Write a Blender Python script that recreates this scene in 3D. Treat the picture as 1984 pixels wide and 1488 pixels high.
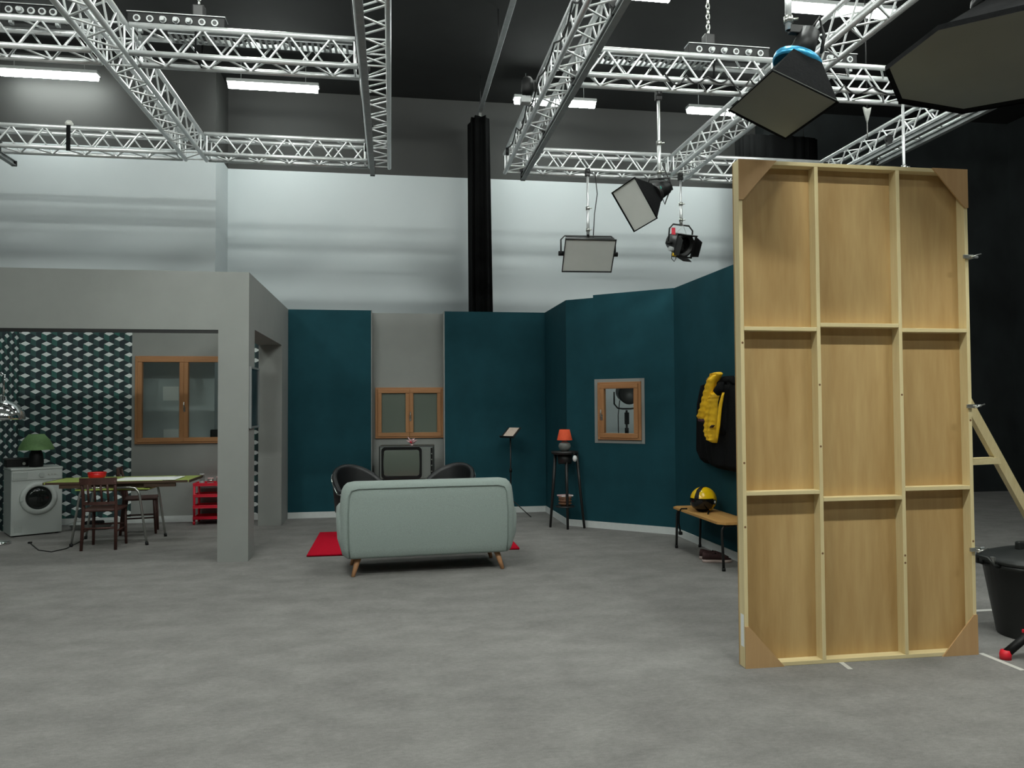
import bpy, bmesh, math, random
from mathutils import Vector, Matrix
random.seed(7)
for o in list(bpy.data.objects): bpy.data.objects.remove(o, do_unlink=True)
SC = bpy.context.scene; COL = SC.collection
# ------------------------------------------------------------------ camera
FP = 1500.0; HC = 1.56; PSI = math.atan(234 / FP); PITCH = math.atan(43 / FP); ROLL = 0.006
fw = Vector((math.sin(PSI) * math.cos(PITCH), math.cos(PSI) * math.cos(PITCH), math.sin(PITCH)))
r0 = Vector((math.cos(PSI), -math.sin(PSI), 0)); u0 = r0.cross(fw)
RV = r0 * math.cos(ROLL) - u0 * math.sin(ROLL); UV = u0 * math.cos(ROLL) + r0 * math.sin(ROLL)
CP = Vector((0, 0, HC))
cd = bpy.data.cameras.new('camera'); cam = bpy.data.objects.new('camera', cd); COL.objects.link(cam)
cam.matrix_world = Matrix((RV, UV, -fw)).transposed().to_4x4(); cam.location = CP
cd.sensor_width = 36; cd.lens = FP / 1984 * 36; cd.clip_start = 0.05; cd.clip_end = 100
SC.camera = cam
# ------------------------------------------------------------------ world, exposure
w = bpy.data.worlds.new('world'); SC.world = w; w.use_nodes = True
w.node_tree.nodes['Background'].inputs[0].default_value = (0.8, 0.9, 1.0, 1)
w.node_tree.nodes['Background'].inputs[1].default_value = 0.01
SC.view_settings.view_transform = 'Standard'; SC.view_settings.look = 'None'
SC.view_settings.exposure = 0.45; SC.view_settings.gamma = 1.0; SC.view_settings.use_curve_mapping = False
LAMP = 150.0            # radiance of the fluorescent battens, the only lamps that are on
LAMP_BACK = 30.0       # the dimmer battens of the row along the cyclorama
LAMP_MID = 80.0        # the row between sofa and camera
LAMP_SET = 36.0        # the row over the sets, and the row far behind the camera
# ------------------------------------------------------------------ pixel rays
def ray(x, y): return fw + RV * ((x - 992) / FP) - UV * ((y - 744) / FP)
def G(x, y, z=0.0):
    d = ray(x, y); return CP + d * ((z - HC) / d.z)
def PY(x, y, Y):
    d = ray(x, y); return CP + d * (Y / d.y)
def PXp(x, y, X):
    d = ray(x, y); return CP + d * (X / d.x)
def PN(x, y, p, n):
    d = ray(x, y); return CP + d * ((p - CP).dot(n) / d.dot(n))
# ------------------------------------------------------------------ materials
MATS = {}
class NT:
    def __init__(s, m): s.t = m.node_tree; s.n = s.t.nodes; s.l = s.t.links
    def new(s, k, **kw):
        n = s.n.new(k)
        for a, b in kw.items(): setattr(n, a, b)
        return n
    def put(s, sock, v):
        if hasattr(v, 'links') or isinstance(v, bpy.types.NodeSocket): s.l.new(v, sock)
        else: sock.default_value = v
    def m(s, op, a, b=0.0, c=0.0):
        n = s.new('ShaderNodeMath', operation=op)
        for i, v in enumerate((a, b, c)): s.put(n.inputs[i], v)
        return n.outputs[0]
    def mix(s, f, a, b):
        n = s.new('ShaderNodeMix', data_type='RGBA')
        s.put(n.inputs[0], f); s.put(n.inputs[6], a); s.put(n.inputs[7], b)
        return n.outputs[2]
    def coord(s, scale=(1, 1, 1), kind='Object'):
        c = s.new('ShaderNodeTexCoord'); mp = s.new('ShaderNodeMapping'); s.l.new(c.outputs[kind], mp.inputs[0])
        mp.inputs['Scale'].default_value = scale; return mp.outputs[0]
    def noise(s, scale, vec=None, detail=3.0, rough=0.6):
        n = s.new('ShaderNodeTexNoise'); n.inputs['Scale'].default_value = scale
        n.inputs['Detail'].default_value = detail; n.inputs['Roughness'].default_value = rough
        if vec is not None: s.l.new(vec, n.inputs['Vector'])
        return n.outputs[0]
def c4(c): return (c[0], c[1], c[2], 1.0)
def base(name):
    m = bpy.data.materials.new(name); m.use_nodes = True; MATS[name] = m
    t = NT(m); return m, t, t.n['Principled BSDF']
def mat(name, col, rough=0.6, metal=0.0, var=0.0, scale=20.0, stretch=(1, 1, 1), bump=0.0, spec=0.5, sheen=0.0):
    m, t, b = base(name)
    b.inputs['Roughness'].default_value = rough; b.inputs['Metallic'].default_value = metal
    b.inputs['Specular IOR Level'].default_value = spec
    if sheen: b.inputs['Sheen Weight'].default_value = sheen
    b.inputs['Base Color'].default_value = c4(col)
    if var or bump:
        f = t.noise(scale, t.coord(stretch))
        if var:
            f2 = t.m('MULTIPLY_ADD', t.m('SUBTRACT', f, 0.5), 2.6, 0.5)
            lo = [c * (1 - var) for c in col]; hi = [min(1, c * (1 + var)) for c in col]
            t.l.new(t.mix(f2, c4(lo), c4(hi)), b.inputs['Base Color'])
        if bump:
            bp = t.new('ShaderNodeBump'); bp.inputs['Strength'].default_value = bump; bp.inputs['Distance'].default_value = 0.01
            t.l.new(f, bp.inputs['Height']); t.l.new(bp.outputs[0], b.inputs['Normal'])
    return m
def wood(name, c1, c2, axis=2, scale=6.0, rough=0.55, grain=9):
    m, t, b = base(name)
    st = [grain] * 3; st[axis] = 0.55
    v = t.coord(tuple(st)); n1 = t.noise(scale * 0.35, v, 4.0); n2 = t.noise(scale * 2.0, v, 2.0)
    f = t.m('ADD', t.m('MULTIPLY', n1, 0.75), t.m('MULTIPLY', n2, 0.35))
    f = t.m('MULTIPLY_ADD', t.m('SUBTRACT', f, 0.55), 2.2, 0.5)
    t.l.new(t.mix(f, c4(c1), c4(c2)), b.inputs['Base Color']); b.inputs['Roughness'].default_value = rough
    return m
def glassmat(name, tint=(0.85, 0.92, 0.9), gloss=0.12):
    m, t, b = base(name); t.n.remove(b)
    tr = t.new('ShaderNodeBsdfTransparent'); tr.inputs[0].default_value = c4(tint)
    gl = t.new('ShaderNodeBsdfGlossy'); gl.inputs['Roughness'].default_value = 0.03
    mx = t.new('ShaderNodeMixShader'); mx.inputs[0].default_value = gloss
    t.l.new(tr.outputs[0], mx.inputs[1]); t.l.new(gl.outputs[0], mx.inputs[2])
    t.l.new(mx.outputs[0], t.n['Material Output'].inputs[0]); return m
def frostmat(name, col):
    m, t, b = base(name); b.inputs['Base Color'].default_value = c4(col); b.inputs['Roughness'].default_value = 0.35
    tr = t.new('ShaderNodeBsdfTransparent'); tr.inputs[0].default_value = (0.8, 0.88, 0.82, 1); mx = t.new('ShaderNodeMixShader'); mx.inputs[0].default_value = 0.35
    t.l.new(b.outputs[0], mx.inputs[1]); t.l.new(tr.outputs[0], mx.inputs[2]); t.l.new(mx.outputs[0], t.n['Material Output'].inputs[0]); return m
def emit(name, col, strength):
    m, t, b = base(name)
    b.inputs['Base Color'].default_value = c4(col); b.inputs['Emission Color'].default_value = c4(col)
    b.inputs['Emission Strength'].default_value = strength; return m
def floor_mat():
    m, t, b = base('floor_vinyl')
    v1 = t.coord((1.0, 1.5, 1)); n1 = t.noise(2.6, v1, 6.0, 0.66); n2 = t.noise(26, t.coord((1, 2.2, 1)), 3.0, 0.7); n3 = t.noise(150, t.coord(), 2.0)
    f = t.m('ADD', t.m('ADD', t.m('MULTIPLY', n1, 0.55), t.m('MULTIPLY', n2, 0.35)), t.m('MULTIPLY', n3, 0.25))
    f = t.m('MULTIPLY_ADD', t.m('SUBTRACT', f, 0.575), 3.2, 0.5)
    t.l.new(t.mix(f, (0.155, 0.150, 0.142, 1), (0.262, 0.254, 0.243, 1)), b.inputs['Base Color'])
    b.inputs['Roughness'].default_value = 0.8; b.inputs['Specular IOR Level'].default_value = 0.2
    bp = t.new('ShaderNodeBump'); bp.inputs['Strength'].default_value = 0.15; bp.inputs['Distance'].default_value = 0.004
    t.l.new(n3, bp.inputs['Height']); t.l.new(bp.outputs[0], b.inputs['Normal'])
def cyc_mat(top):
    m, t, b = base('cyclorama_paint')
    c = t.new('ShaderNodeTexCoord'); s = t.new('ShaderNodeSeparateXYZ'); t.l.new(c.outputs['Object'], s.inputs[0])
    f = t.m('GREATER_THAN', s.outputs[2], top)
    n = t.noise(0.8, t.coord()); wh = t.mix(n, (0.50, 0.552, 0.562, 1), (0.56, 0.60, 0.61, 1))
    dk = t.mix(n, (0.030, 0.031, 0.029, 1), (0.042, 0.043, 0.041, 1))
    t.l.new(t.mix(f, wh, dk), b.inputs['Base Color']); b.inputs['Roughness'].default_value = 0.75
def paper_mat():
    m, t, b = base('cube_wallpaper')
    c = t.new('ShaderNodeTexCoord'); s = t.new('ShaderNodeSeparateXYZ'); t.l.new(c.outputs['Object'], s.inputs[0])
    W, P, hh, e = 0.1315, 0.1435, 0.225, 0.56
    sx = t.m('DIVIDE', s.outputs[0], W); colm = t.m('FLOOR', sx); fr = t.m('SUBTRACT', sx, colm)
    u = t.m('MULTIPLY_ADD', fr, 2.0, -1.0); au = t.m('ABSOLUTE', u)
    par = t.m('FLOORED_MODULO', colm, 2.0)
    v = t.m('ADD', t.m('DIVIDE', s.outputs[2], P), t.m('MULTIPLY', par, 0.5))
    bb = t.m('FRACT', t.m('MULTIPLY', v, -1.0)); row = t.m('FLOOR', t.m('MULTIPLY', v, -1.0))
    tt = t.m('MULTIPLY', t.m('SUBTRACT', 0.96, au), hh)
    white = t.m('MAXIMUM', t.m('LESS_THAN', bb, tt), t.m('GREATER_THAN', bb, t.m('SUBTRACT', 1.0, tt)))
    face = t.m('LESS_THAN', bb, t.m('ADD', tt, e)); right = t.m('GREATER_THAN', u, 0.0)
    cv = t.new('ShaderNodeCombineXYZ'); t.l.new(colm, cv.inputs[0]); t.l.new(row, cv.inputs[1])
    wn = t.new('ShaderNodeTexWhiteNoise', noise_dimensions='2D'); t.l.new(cv.outputs[0], wn.inputs['Vector'])
    left = t.mix(wn.outputs[0], (0.045, 0.085, 0.085, 1), (0.035, 0.15, 0.125, 1))
    rgt = t.mix(wn.outputs[0], (0.022, 0.035, 0.045, 1), (0.016, 0.05, 0.05, 1))
    k = t.mix(right, left, rgt); k = t.mix(face, (0.022, 0.038, 0.044, 1), k); k = t.mix(white, k, (0.80, 0.85, 0.84, 1))
    t.l.new(k, b.inputs['Base Color']); b.inputs['Roughness'].default_value = 0.7
floor_mat(); paper_mat()
mat('ceiling_black', (0.009, 0.010, 0.0095), 0.85, var=0.2, scale=3)
mat('black_wall', (0.016, 0.02, 0.021), 0.6, var=0.35, scale=2.0, stretch=(1, 1, 0.6))
mat('drape', (0.003, 0.0033, 0.0033), 0.95, var=0.2, scale=30, spec=0.1)
mat('teal', (0.0125, 0.062, 0.079), 0.75, var=0.10, scale=2.5, spec=0.12)
mat('set_grey', (0.27, 0.28, 0.265), 0.7, var=0.04, scale=3)
mat('set_grey_edge', (0.36, 0.37, 0.35), 0.7, var=0.04, scale=3)
mat('white_paint', (0.62, 0.65, 0.64), 0.5, var=0.03)
mat('alu', (0.80, 0.82, 0.82), 0.32, 0.55, var=0.06, scale=12)
mat('alu_dull', (0.42, 0.44, 0.44), 0.5, 0.6, var=0.1, scale=12)
mat('chrome', (0.8, 0.82, 0.82), 0.12, 1.0)
mat('black_metal', (0.012, 0.012, 0.012), 0.45, 0.0, var=0.2)
mat('black_plastic', (0.007, 0.0075, 0.0075), 0.5, var=0.1, spec=0.25)
mat('black_cloth', (0.008, 0.0083, 0.0087), 0.95, var=0.25, scale=60, bump=0.1, spec=0.08)
mat('grey_socket', (0.5, 0.52, 0.52), 0.4)
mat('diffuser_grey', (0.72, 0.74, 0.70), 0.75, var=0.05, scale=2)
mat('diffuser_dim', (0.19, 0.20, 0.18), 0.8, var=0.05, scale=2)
mat('softbox_lit_panel', (0.36, 0.38, 0.37), 0.5, 0.2)  # paler octabox cloth: light on its leftmost panel put into the colour
mat('blue_ring', (0.05, 0.36, 0.62), 0.3, 0.5)
mat('green_dial', (0.08, 0.42, 0.34), 0.35, 0.1)
mat('red_tag', (0.75, 0.02, 0.05), 0.5)
mat('yellow_tag', (0.85, 0.55, 0.02), 0.5)
mat('sofa_fabric', (0.285, 0.34, 0.315), 0.92, var=0.10, scale=140, bump=0.25, spec=0.2, sheen=0.2)
mat('sofa_piping', (0.21, 0.255, 0.235), 0.92, var=0.1, scale=140)
wood('leg_wood', (0.42, 0.20, 0.09), (0.55, 0.29, 0.14))
wood('window_wood', (0.34, 0.15, 0.055), (0.46, 0.235, 0.10))
wood('window_wood_h', (0.34, 0.15, 0.055), (0.46, 0.235, 0.10), axis=0)
wood('ply', (0.40, 0.24, 0.085), (0.58, 0.40, 0.175), scale=3.0, grain=4)
wood('gusset_ply', (0.46, 0.275, 0.12), (0.55, 0.35, 0.165), scale=3.0)
wood('pine', (0.66, 0.53, 0.27), (0.80, 0.68, 0.39))
wood('pine_h', (0.66, 0.53, 0.27), (0.80, 0.68, 0.39), axis=0)
wood('bench_wood', (0.42, 0.21, 0.055), (0.60, 0.34, 0.11), axis=1)
wood('dark_wood', (0.035, 0.012, 0.009), (0.075, 0.026, 0.018))
wood('table_wood', (0.05, 0.028, 0.015), (0.09, 0.05, 0.028), axis=0)
mat('knot', (0.20, 0.10, 0.04), 0.7)
mat('rug', (0.52, 0.006, 0.025), 0.95, var=0.2, scale=90, bump=0.6, spec=0.1)
frostmat('frosted_pane', (0.19, 0.225, 0.185)); glassmat('pane', (0.95, 0.98, 0.97), 0.10); glassmat('clear_glass', (0.9, 0.92, 0.92), 0.2)
mat('tv_body', (0.03, 0.035, 0.032), 0.45); mat('tv_face', (0.18, 0.20, 0.185), 0.35); mat('tv_screen', (0.12, 0.145, 0.12), 0.22)
mat('leather', (0.009, 0.010, 0.011), 0.42, var=0.15, scale=70, bump=0.08)
mat('crystal', (0.75, 0.5, 0.52), 0.15, 0.2)
mat('paper', (0.86, 0.88, 0.86), 0.7); mat('sheet_paper', (0.62, 0.50, 0.42), 0.7, var=0.08, scale=40)
mat('orange_shade', (0.72, 0.085, 0.025), 0.75, var=0.08, scale=60); mat('lamp_ceramic', (0.18, 0.19, 0.18), 0.2)
mat('pink_paper', (0.62, 0.42, 0.42), 0.7); wood('basket', (0.13, 0.06, 0.03), (0.22, 0.11, 0.06), axis=0, scale=20)
mat('helmet_yellow', (0.78, 0.50, 0.006), 0.16, spec=0.6); mat('visor', (0.006, 0.006, 0.006), 0.1)
mat('shoe_upper', (0.035, 0.012, 0.012), 0.85, var=0.2, scale=60); mat('shoe_sole', (0.42, 0.33, 0.30), 0.7)
mat('puffer', (0.95, 0.55, 0.014), 0.55, var=0.08, scale=18, bump=0.3); mat('hook_red', (0.05, 0.014, 0.022), 0.5)
mat('appliance', (0.42, 0.45, 0.43), 0.35); mat('appliance_side', (0.36, 0.39, 0.37), 0.4); mat('door_glass', (0.008, 0.010, 0.009), 0.08)
mat('green_shade', (0.13, 0.25, 0.09), 0.7, var=0.1, scale=50)
mat('formica', (0.38, 0.48, 0.10), 0.3, var=0.06, scale=30)
mat('cart_red', (0.62, 0.008, 0.03), 0.35); mat('pot_red', (0.68, 0.008, 0.012), 0.3)
mat('picture_dark', (0.03, 0.035, 0.035), 0.2, var=0.8, scale=9, stretch=(1, 1, 0.5)); mat('frame_grey', (0.40, 0.42, 0.42), 0.35, 0.6)
mat('tape', (0.58, 0.57, 0.53), 0.7); mat('bin_black', (0.014, 0.016, 0.015), 0.45, var=0.1); mat('red_rubber', (0.72, 0.012, 0.03), 0.5)
mat('steel', (0.5, 0.51, 0.48), 0.3, 0.9); mat('cable', (0.012, 0.012, 0.012), 0.6); mat('bulb_white', (0.75, 0.78, 0.78), 0.3)
emit('tube_light', (0.95, 1.0, 0.94), LAMP); emit('tube_light_mid', (0.95, 1.0, 0.95), LAMP_MID); emit('tube_light_set', (0.95, 1.0, 0.95), LAMP_SET); emit('tube_light_back', (0.93, 1.0, 0.96), LAMP_BACK)
mat('fixture', (0.45, 0.47, 0.46), 0.5); mat('ivory', (0.55, 0.56, 0.52), 0.5)
# ------------------------------------------------------------------ mesh builder
class MB:
    def __init__(s): s.v = []; s.f = []; s.s = []
    def add(s, vs, fs, sm=False):
        n = len(s.v); s.v += [tuple(v) for v in vs]; s.f += [tuple(i + n for i in f) for f in fs]
        s.s += (sm if isinstance(sm, list) else [sm] * len(fs)); return s
    def box(s, a, b, bev=0.0, M=None):
        x0, x1 = sorted((a[0], b[0])); y0, y1 = sorted((a[1], b[1])); z0, z1 = sorted((a[2], b[2]))
        if bev <= 0:
            vs = [Vector((x, y, z)) for z in (z0, z1) for y in (y0, y1) for x in (x0, x1)]
            fs = [(0, 2, 3, 1), (4, 5, 7, 6), (0, 1, 5, 4), (2, 6, 7, 3), (0, 4, 6, 2), (1, 3, 7, 5)]
        else:
            bm = bmesh.new(); bmesh.ops.create_cube(bm, size=1.0)
            for v in bm.verts: v.co = Vector(((x0 + x1) / 2 + v.co.x * (x1 - x0), (y0 + y1) / 2 + v.co.y * (y1 - y0), (z0 + z1) / 2 + v.co.z * (z1 - z0)))
            bev = min(bev, 0.49 * min(x1 - x0, y1 - y0, z1 - z0))
            bmesh.ops.bevel(bm, geom=bm.edges[:], offset=bev, segments=2, affect='EDGES', profile=0.5)
            bm.verts.index_update(); vs = [v.co.copy() for v in bm.verts]; fs = [[v.index for v in f.verts] for f in bm.faces]; bm.free()
        if M is not None: vs = [M @ v for v in vs]
        return s.add(vs, fs, bev > 0 and max(x1 - x0, y1 - y0, z1 - z0) < 0)
    def cyl(s, p, q, r, r2=None, n=12, caps=True):
        p = Vector(p); q = Vector(q); r2 = r if r2 is None else r2
        d = (q - p).normalized(); a = d.orthogonal().normalized(); b = d.cross(a)
        vs = []; fs = []; sm = []
        for c, rr in ((p, r), (q, r2)):
            for i in range(n):
                t = 2 * math.pi * i / n; vs.append(c + (a * math.cos(t) + b * math.sin(t)) * rr)
        for i in range(n): j = (i + 1) % n; fs.append((i, j, n + j, n + i)); sm.append(True)
        if caps: fs += [tuple(range(n))[::-1], tuple(range(n, 2 * n))]; sm += [False, False]
        return s.add(vs, fs, sm)
    def tube(s, pts, r, n=8, closed=False):
        pts = [Vector(p) for p in pts]; m = len(pts); vs = []; fs = []; prev = None
        for i, p in enumerate(pts):
            if closed: d = pts[(i + 1) % m] - pts[i - 1]
            else: d = pts[min(i + 1, m - 1)] - pts[max(i - 1, 0)]
            d.normalize()
            a = d.orthogonal().normalized() if prev is None else (prev - d * prev.dot(d)).normalized()
            prev = a; b = d.cross(a); rr = r[i] if isinstance(r, (list, tuple)) else r
            for k in range(n): t = 2 * math.pi * k / n; vs.append(p + (a * math.cos(t) + b * math.sin(t)) * rr)
        for i in range(m if closed else m - 1):
            for k in range(n):
                j = (k + 1) % n; i2 = (i + 1) % m
                fs.append((i * n + k, i * n + j, i2 * n + j, i2 * n + k))
        sm = [True] * len(fs)
        if not closed: fs += [tuple(range(n))[::-1], tuple(range((m - 1) * n, m * n))]; sm += [False, False]
        return s.add(vs, fs, sm)
    def loft(s, rings, caps=True, closed=True, sm=True):
        n = len(rings[0]); vs = [v for r in rings for v in r]; fs = []
        for i in range(len(rings) - 1):
            for k in range(n if closed else n - 1):
                j = (k + 1) % n; fs.append((i * n + k, i * n + j, (i + 1) * n + j, (i + 1) * n + k))
        sl = [sm] * len(fs)
        if caps and closed: fs += [tuple(range(n))[::-1], tuple(range((len(rings) - 1) * n, len(rings) * n))]; sl += [False, False]
        return s.add(vs, fs, sl)
    def lathe(s, prof, c=(0, 0, 0), n=24, caps=True):
        c = Vector(c)
        return s.loft([[c + Vector((r * math.cos(2 * math.pi * k / n), r * math.sin(2 * math.pi * k / n), z)) for k in range(n)] for r, z in prof], caps)
    def prism(s, poly, off):
        n = len(poly); off = Vector(off); vs = [Vector(p) for p in poly] + [Vector(p) + off for p in poly]
        fs = [tuple(range(n))[::-1], tuple(range(n, 2 * n))] + [(i, (i + 1) % n, n + (i + 1) % n, n + i) for i in range(n)]
        return s.add(vs, fs)
    def mesh(s, name, m):
        me = bpy.data.meshes.new(name); me.from_pydata(s.v, [], s.f); me.update()
        bm = bmesh.new(); bm.from_mesh(me); bmesh.ops.recalc_face_normals(bm, faces=bm.faces[:]); bm.to_mesh(me); bm.free()
        me.polygons.foreach_set('use_smooth', s.s); me.materials.append(MATS[m]); return me
    def build(s, name, m, parent=None, loc=None, rz=0.0): return link(name, s.mesh(name, m), parent, loc, rz)
def link(name, me, parent=None, loc=None, rz=0.0):
    o = bpy.data.objects.new(name, me); COL.objects.link(o)
    if parent: o.parent = parent
    if loc is not None: o.location = loc
    if rz: o.rotation_euler = (0, 0, rz)
    return o
def tag(o, label, cat, group=None, kind=None):
    o['label'] = label; o['category'] = cat
    if group: o['group'] = group
    if kind: o['kind'] = kind
    return o
def thing(name, label, cat, loc=(0, 0, 0), rz=0.0, group=None, kind=None):
    o = link(name, None, None, loc, rz); o.empty_display_size = 0.1; return tag(o, label, cat, group, kind)
def part(name, m, parent, fn, *a, **k):
    mb = MB(); getattr(mb, fn)(*a, **k); return mb.build(name, m, parent)
def rrect(cx, cy, hx, hy, r, z, n=5):
    pts = []; r = min(r, hx * .999, hy * .999)
    for qx, qy, a0 in ((1, 1, 0), (-1, 1, 90), (-1, -1, 180), (1, -1, 270)):
        for k in range(n + 1):
            a = math.radians(a0 + 90 * k / n); pts.append(Vector((cx + qx * (hx - r) + r * math.cos(a), cy + qy * (hy - r) + r * math.sin(a), z)))
    return pts
def arc(c, r, a0, a1, n, ax=Vector((1, 0, 0)), ay=Vector((0, 0, 1))):
    c = Vector(c); return [c + ax * (r * math.cos(math.radians(a0 + (a1 - a0) * i / n))) + ay * (r * math.sin(math.radians(a0 + (a1 - a0) * i / n))) for i in range(n + 1)]
# ================================================================== THE SETTING
CYC_TOP = PY(905, 345, 12.6).z
cyc_mat(CYC_TOP)
HT = 2.95; HX = 6.6
def slab(name, a, b, m, label, cat='wall'):
    mb = MB(); mb.box(a, b); return tag(mb.build(name, m), label, cat, kind='structure')
def wall_seg(name, A, B, z0, z1, th, m, label, hole=None, cat='wall'):
    # local x runs from A to B, local y points away from the viewer
    A = Vector((A[0], A[1], 0)); B = Vector((B[0], B[1], 0)); L = (B - A).length; rz = math.atan2(B.y - A.y, B.x - A.x)
    mb = MB()
    if hole:
        a, b, c, d = hole
        for p, q in (((0, 0, z0), (a, th, z1)), ((b, 0, z0), (L, th, z1)), ((a, 0, z0), (b, th, c)), ((a, 0, d), (b, th, z1))): mb.box(p, q)
    else: mb.box((0, 0, z0), (L, th, z1))
    return tag(mb.build(name, m, None, A, rz), label, cat, kind='structure')
slab('floor', (-9, -6, -0.05), (11, 13, 0), 'floor_vinyl', 'mottled grey vinyl studio floor', 'floor')
slab('ceiling', (-9, -6, HX), (11, 13, HX + .1), 'ceiling_black', 'black studio ceiling above the trusses', 'ceiling')
xp = PY(418, 320, 11.75).x
slab('wall_back', (xp - 0.3, 12.6, 0), (6.4, 12.75, HX), 'cyclorama_paint', 'tall cyclorama wall painted white below and black above')
slab('wall_back_pier', (-9, 11.75, 0), (xp, 12.75, HX), 'cyclorama_paint', 'projecting pier of the cyclorama wall behind the kitchen set')
slab('wall_back_black', (6.3, 12.3, 0), (11, 12.7, HX), 'black_wall', 'black studio wall behind the wooden flat')
slab('wall_left', (-9.1, -6, 0), (-9, 13, HX), 'black_wall', 'black studio side wall beyond the kitchen set')
slab('wall_right', (11, -6, 0), (11.1, 13, HX), 'black_wall', 'black studio side wall beyond the plastic bin')
slab('wall_front', (-9, -6.1, 0), (11, -6, HX), 'black_wall', 'black studio wall opposite the cyclorama')
# --- the two room sets: every wall in the studio's own axes
YB = 11.28; YK = 11.26; XK = -1.44; XKL = -4.92; YP = 8.23; TW = 0.30
x1 = PY(720, 800, YB).x; x2 = PY(861, 800, YB).x; XR = 2.26
wall_seg('wall_teal_back', (XK, YB), (x1, YB), 0, HT, 0.28, 'teal', 'teal set wall between kitchen passage and grey window niche')
wall_seg('wall_teal_back_corner', (x2, YB), (XR + .05, YB), 0, HT, 0.28, 'teal', 'teal set wall behind the music stand')
YN = YB + 0.22
def rect_on(Y, a, b, c, d): p = PY(a, b, Y); q = PY(c, d, Y); return p, q
p, q = rect_on(YN, 727, 751, 859, 848)
WC = (p.x, q.z, q.x, p.z)
wall_seg('wall_niche', (x1 - .02, YN), (x2 + .02, YN), 0, HT - .01, 0.06, 'set_grey', 'grey niche wall holding the double window above the television',
         (WC[0] - x1 + .02 + .03, WC[2] - x1 + .02 - .03, WC[1] + .03, WC[3] - .03))
slab('trim_1', (x1 - .006, YB - .012, 0), (x1 + .004, YB + .2, HT + .004), 'set_grey', 'grey edge of the teal wall at the niche, kitchen side', 'trim')
slab('trim_2', (x2 - .004, YB - .006, 0), (x2 + .006, YB + .2, HT + .004), 'set_grey_edge', 'pale edge of the teal wall at the niche, music stand side', 'trim')
C1 = (XR, YB); C2 = (2.27, 9.92); C3 = (3.39, 8.96); C4 = (3.44, 6.3)
wall_seg('wall_teal_return', C1, C2, 0, HT, 0.06, 'teal', 'short teal return wall beside the black plant stand')
dv = (Vector(C3) - Vector(C2)); LD = dv.length; dv.normalize(); nv = Vector((-dv.y, dv.x))   # nv points away from viewer
def on_diag(px, py):
    n = Vector((nv.x, nv.y, 0)); P = PN(px, py, Vector((C2[0], C2[1], 0)), n); return ((P.xy - Vector(C2)).dot(dv), P.z)
h0 = on_diag(1152, 735); h1 = on_diag(1250, 860)
ha = on_diag(1159, 741); hb = on_diag(1244, 853)
sp = on_diag(1150, 700)[0]
m1 = Vector(C2) + dv * sp
wall_seg('wall_teal_panel', C2, m1, 0, HT, 0.06, 'teal', 'narrow teal panel beside the plant stand corner')
wall_seg('wall_teal_diagonal', m1, C3, 0, HT + .035, 0.06, 'teal', 'diagonal teal wall with the small wooden window',
         (ha[0] + .03 - sp, hb[0] - .03 - sp, hb[1] + .03, ha[1] - .03))
wall_seg('wall_teal_coats', C3, C4, 0, HT + .03, 0.06, 'teal', 'teal wall carrying the coats above the bench')
# kitchen set
kp, kq = rect_on(YK, 263, 690, 450, 858)
XW = PY(255, 800, YK).x; XW2 = PY(430, 800, YK).x
wall_seg('wall_kitchen_paper', (XKL, YK), (XW, YK), 0, HT, 0.06, 'cube_wallpaper', 'kitchen wall papered with green and white cube pattern')
wall_seg('wall_kitchen_grey', (XW, YK), (XW2 + .25, YK), 0, HT, 0.06, 'set_grey', 'grey kitchen wall with the double window',
         (kp.x - XW + .03, kq.x - XW - .03, kq.z + .03, kp.z - .03))
wall_seg('wall_kitchen_paper_strip', (XW2 + .25, YK), (XK - .1, YK), 0, HT, 0.06, 'cube_wallpaper', 'strip of cube wallpaper seen through the passage opening')
wall_seg('wall_kitchen_left', (XKL, 8.6), (XKL, YK), 0, HT, 0.06, 'cube_wallpaper', 'papered kitchen side wall behind the washing machine')
zb = PY(300, 638, YP).z
slab('wall_kitchen_header', (-6.2, YP, zb), (XK - TW, YP + TW, HT), 'set_grey', 'grey header beam spanning the kitchen opening')
slab('trim_header', (-6.2, YP - .004, zb - .035), (XK - TW, YP + .02, zb), 'black_metal', 'thin dark strip under the grey header beam', 'trim')
slab('wall_kitchen_pillar', (XK - TW, YP, 0), (XK, YP + .34, HT), 'set_grey', 'grey pillar at the corner of the kitchen set')
YJ = 10.66; zl = PXp(545, 668, XK).z
slab('wall_passage_lintel', (XK - TW, YP + .34, zl), (XK, YJ, HT), 'set_grey', 'grey lintel over the passage opening')
slab('wall_passage_jamb', (XK - TW, YJ, 0), (XK, YB + .2, HT), 'set_grey', 'grey jamb at the far side of the passage opening')
slab('trim_3', (XK - TW, YJ - .012, 0), (XK - .003, YJ, 0.90), 'set_grey', 'grey dado board on the passage jamb', 'trim')
BH = 0.085
def bboard(name, A, B, label, flip=False): return wall_seg(name, A, B, 0, BH, 0.014 * (1 if flip else -1), 'white_paint', label, cat='baseboard')
bboard('baseboard_back', (XK, YB), (x1, YB), 'white baseboard under the teal wall beside the passage')
bboard('baseboard_corner', (x2, YB), (XR, YB), 'white baseboard behind the music stand')
wall_seg('baseboard_return', (C1[0] - .001, C1[1]), (C2[0] - .001, C2[1]), 0, BH, -0.014, 'white_paint', 'white baseboard on the short return wall', cat='baseboard')
bboard('baseboard_diagonal', C2, C3, 'white baseboard under the diagonal teal wall')
bboard('baseboard_coats', C3, C4, 'white baseboard behind the bench').location.x -= 0.002
bboard('baseboard_kitchen', (XKL, YK), (XK - TW, YK), 'white baseboard along the kitchen back wall')
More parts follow.
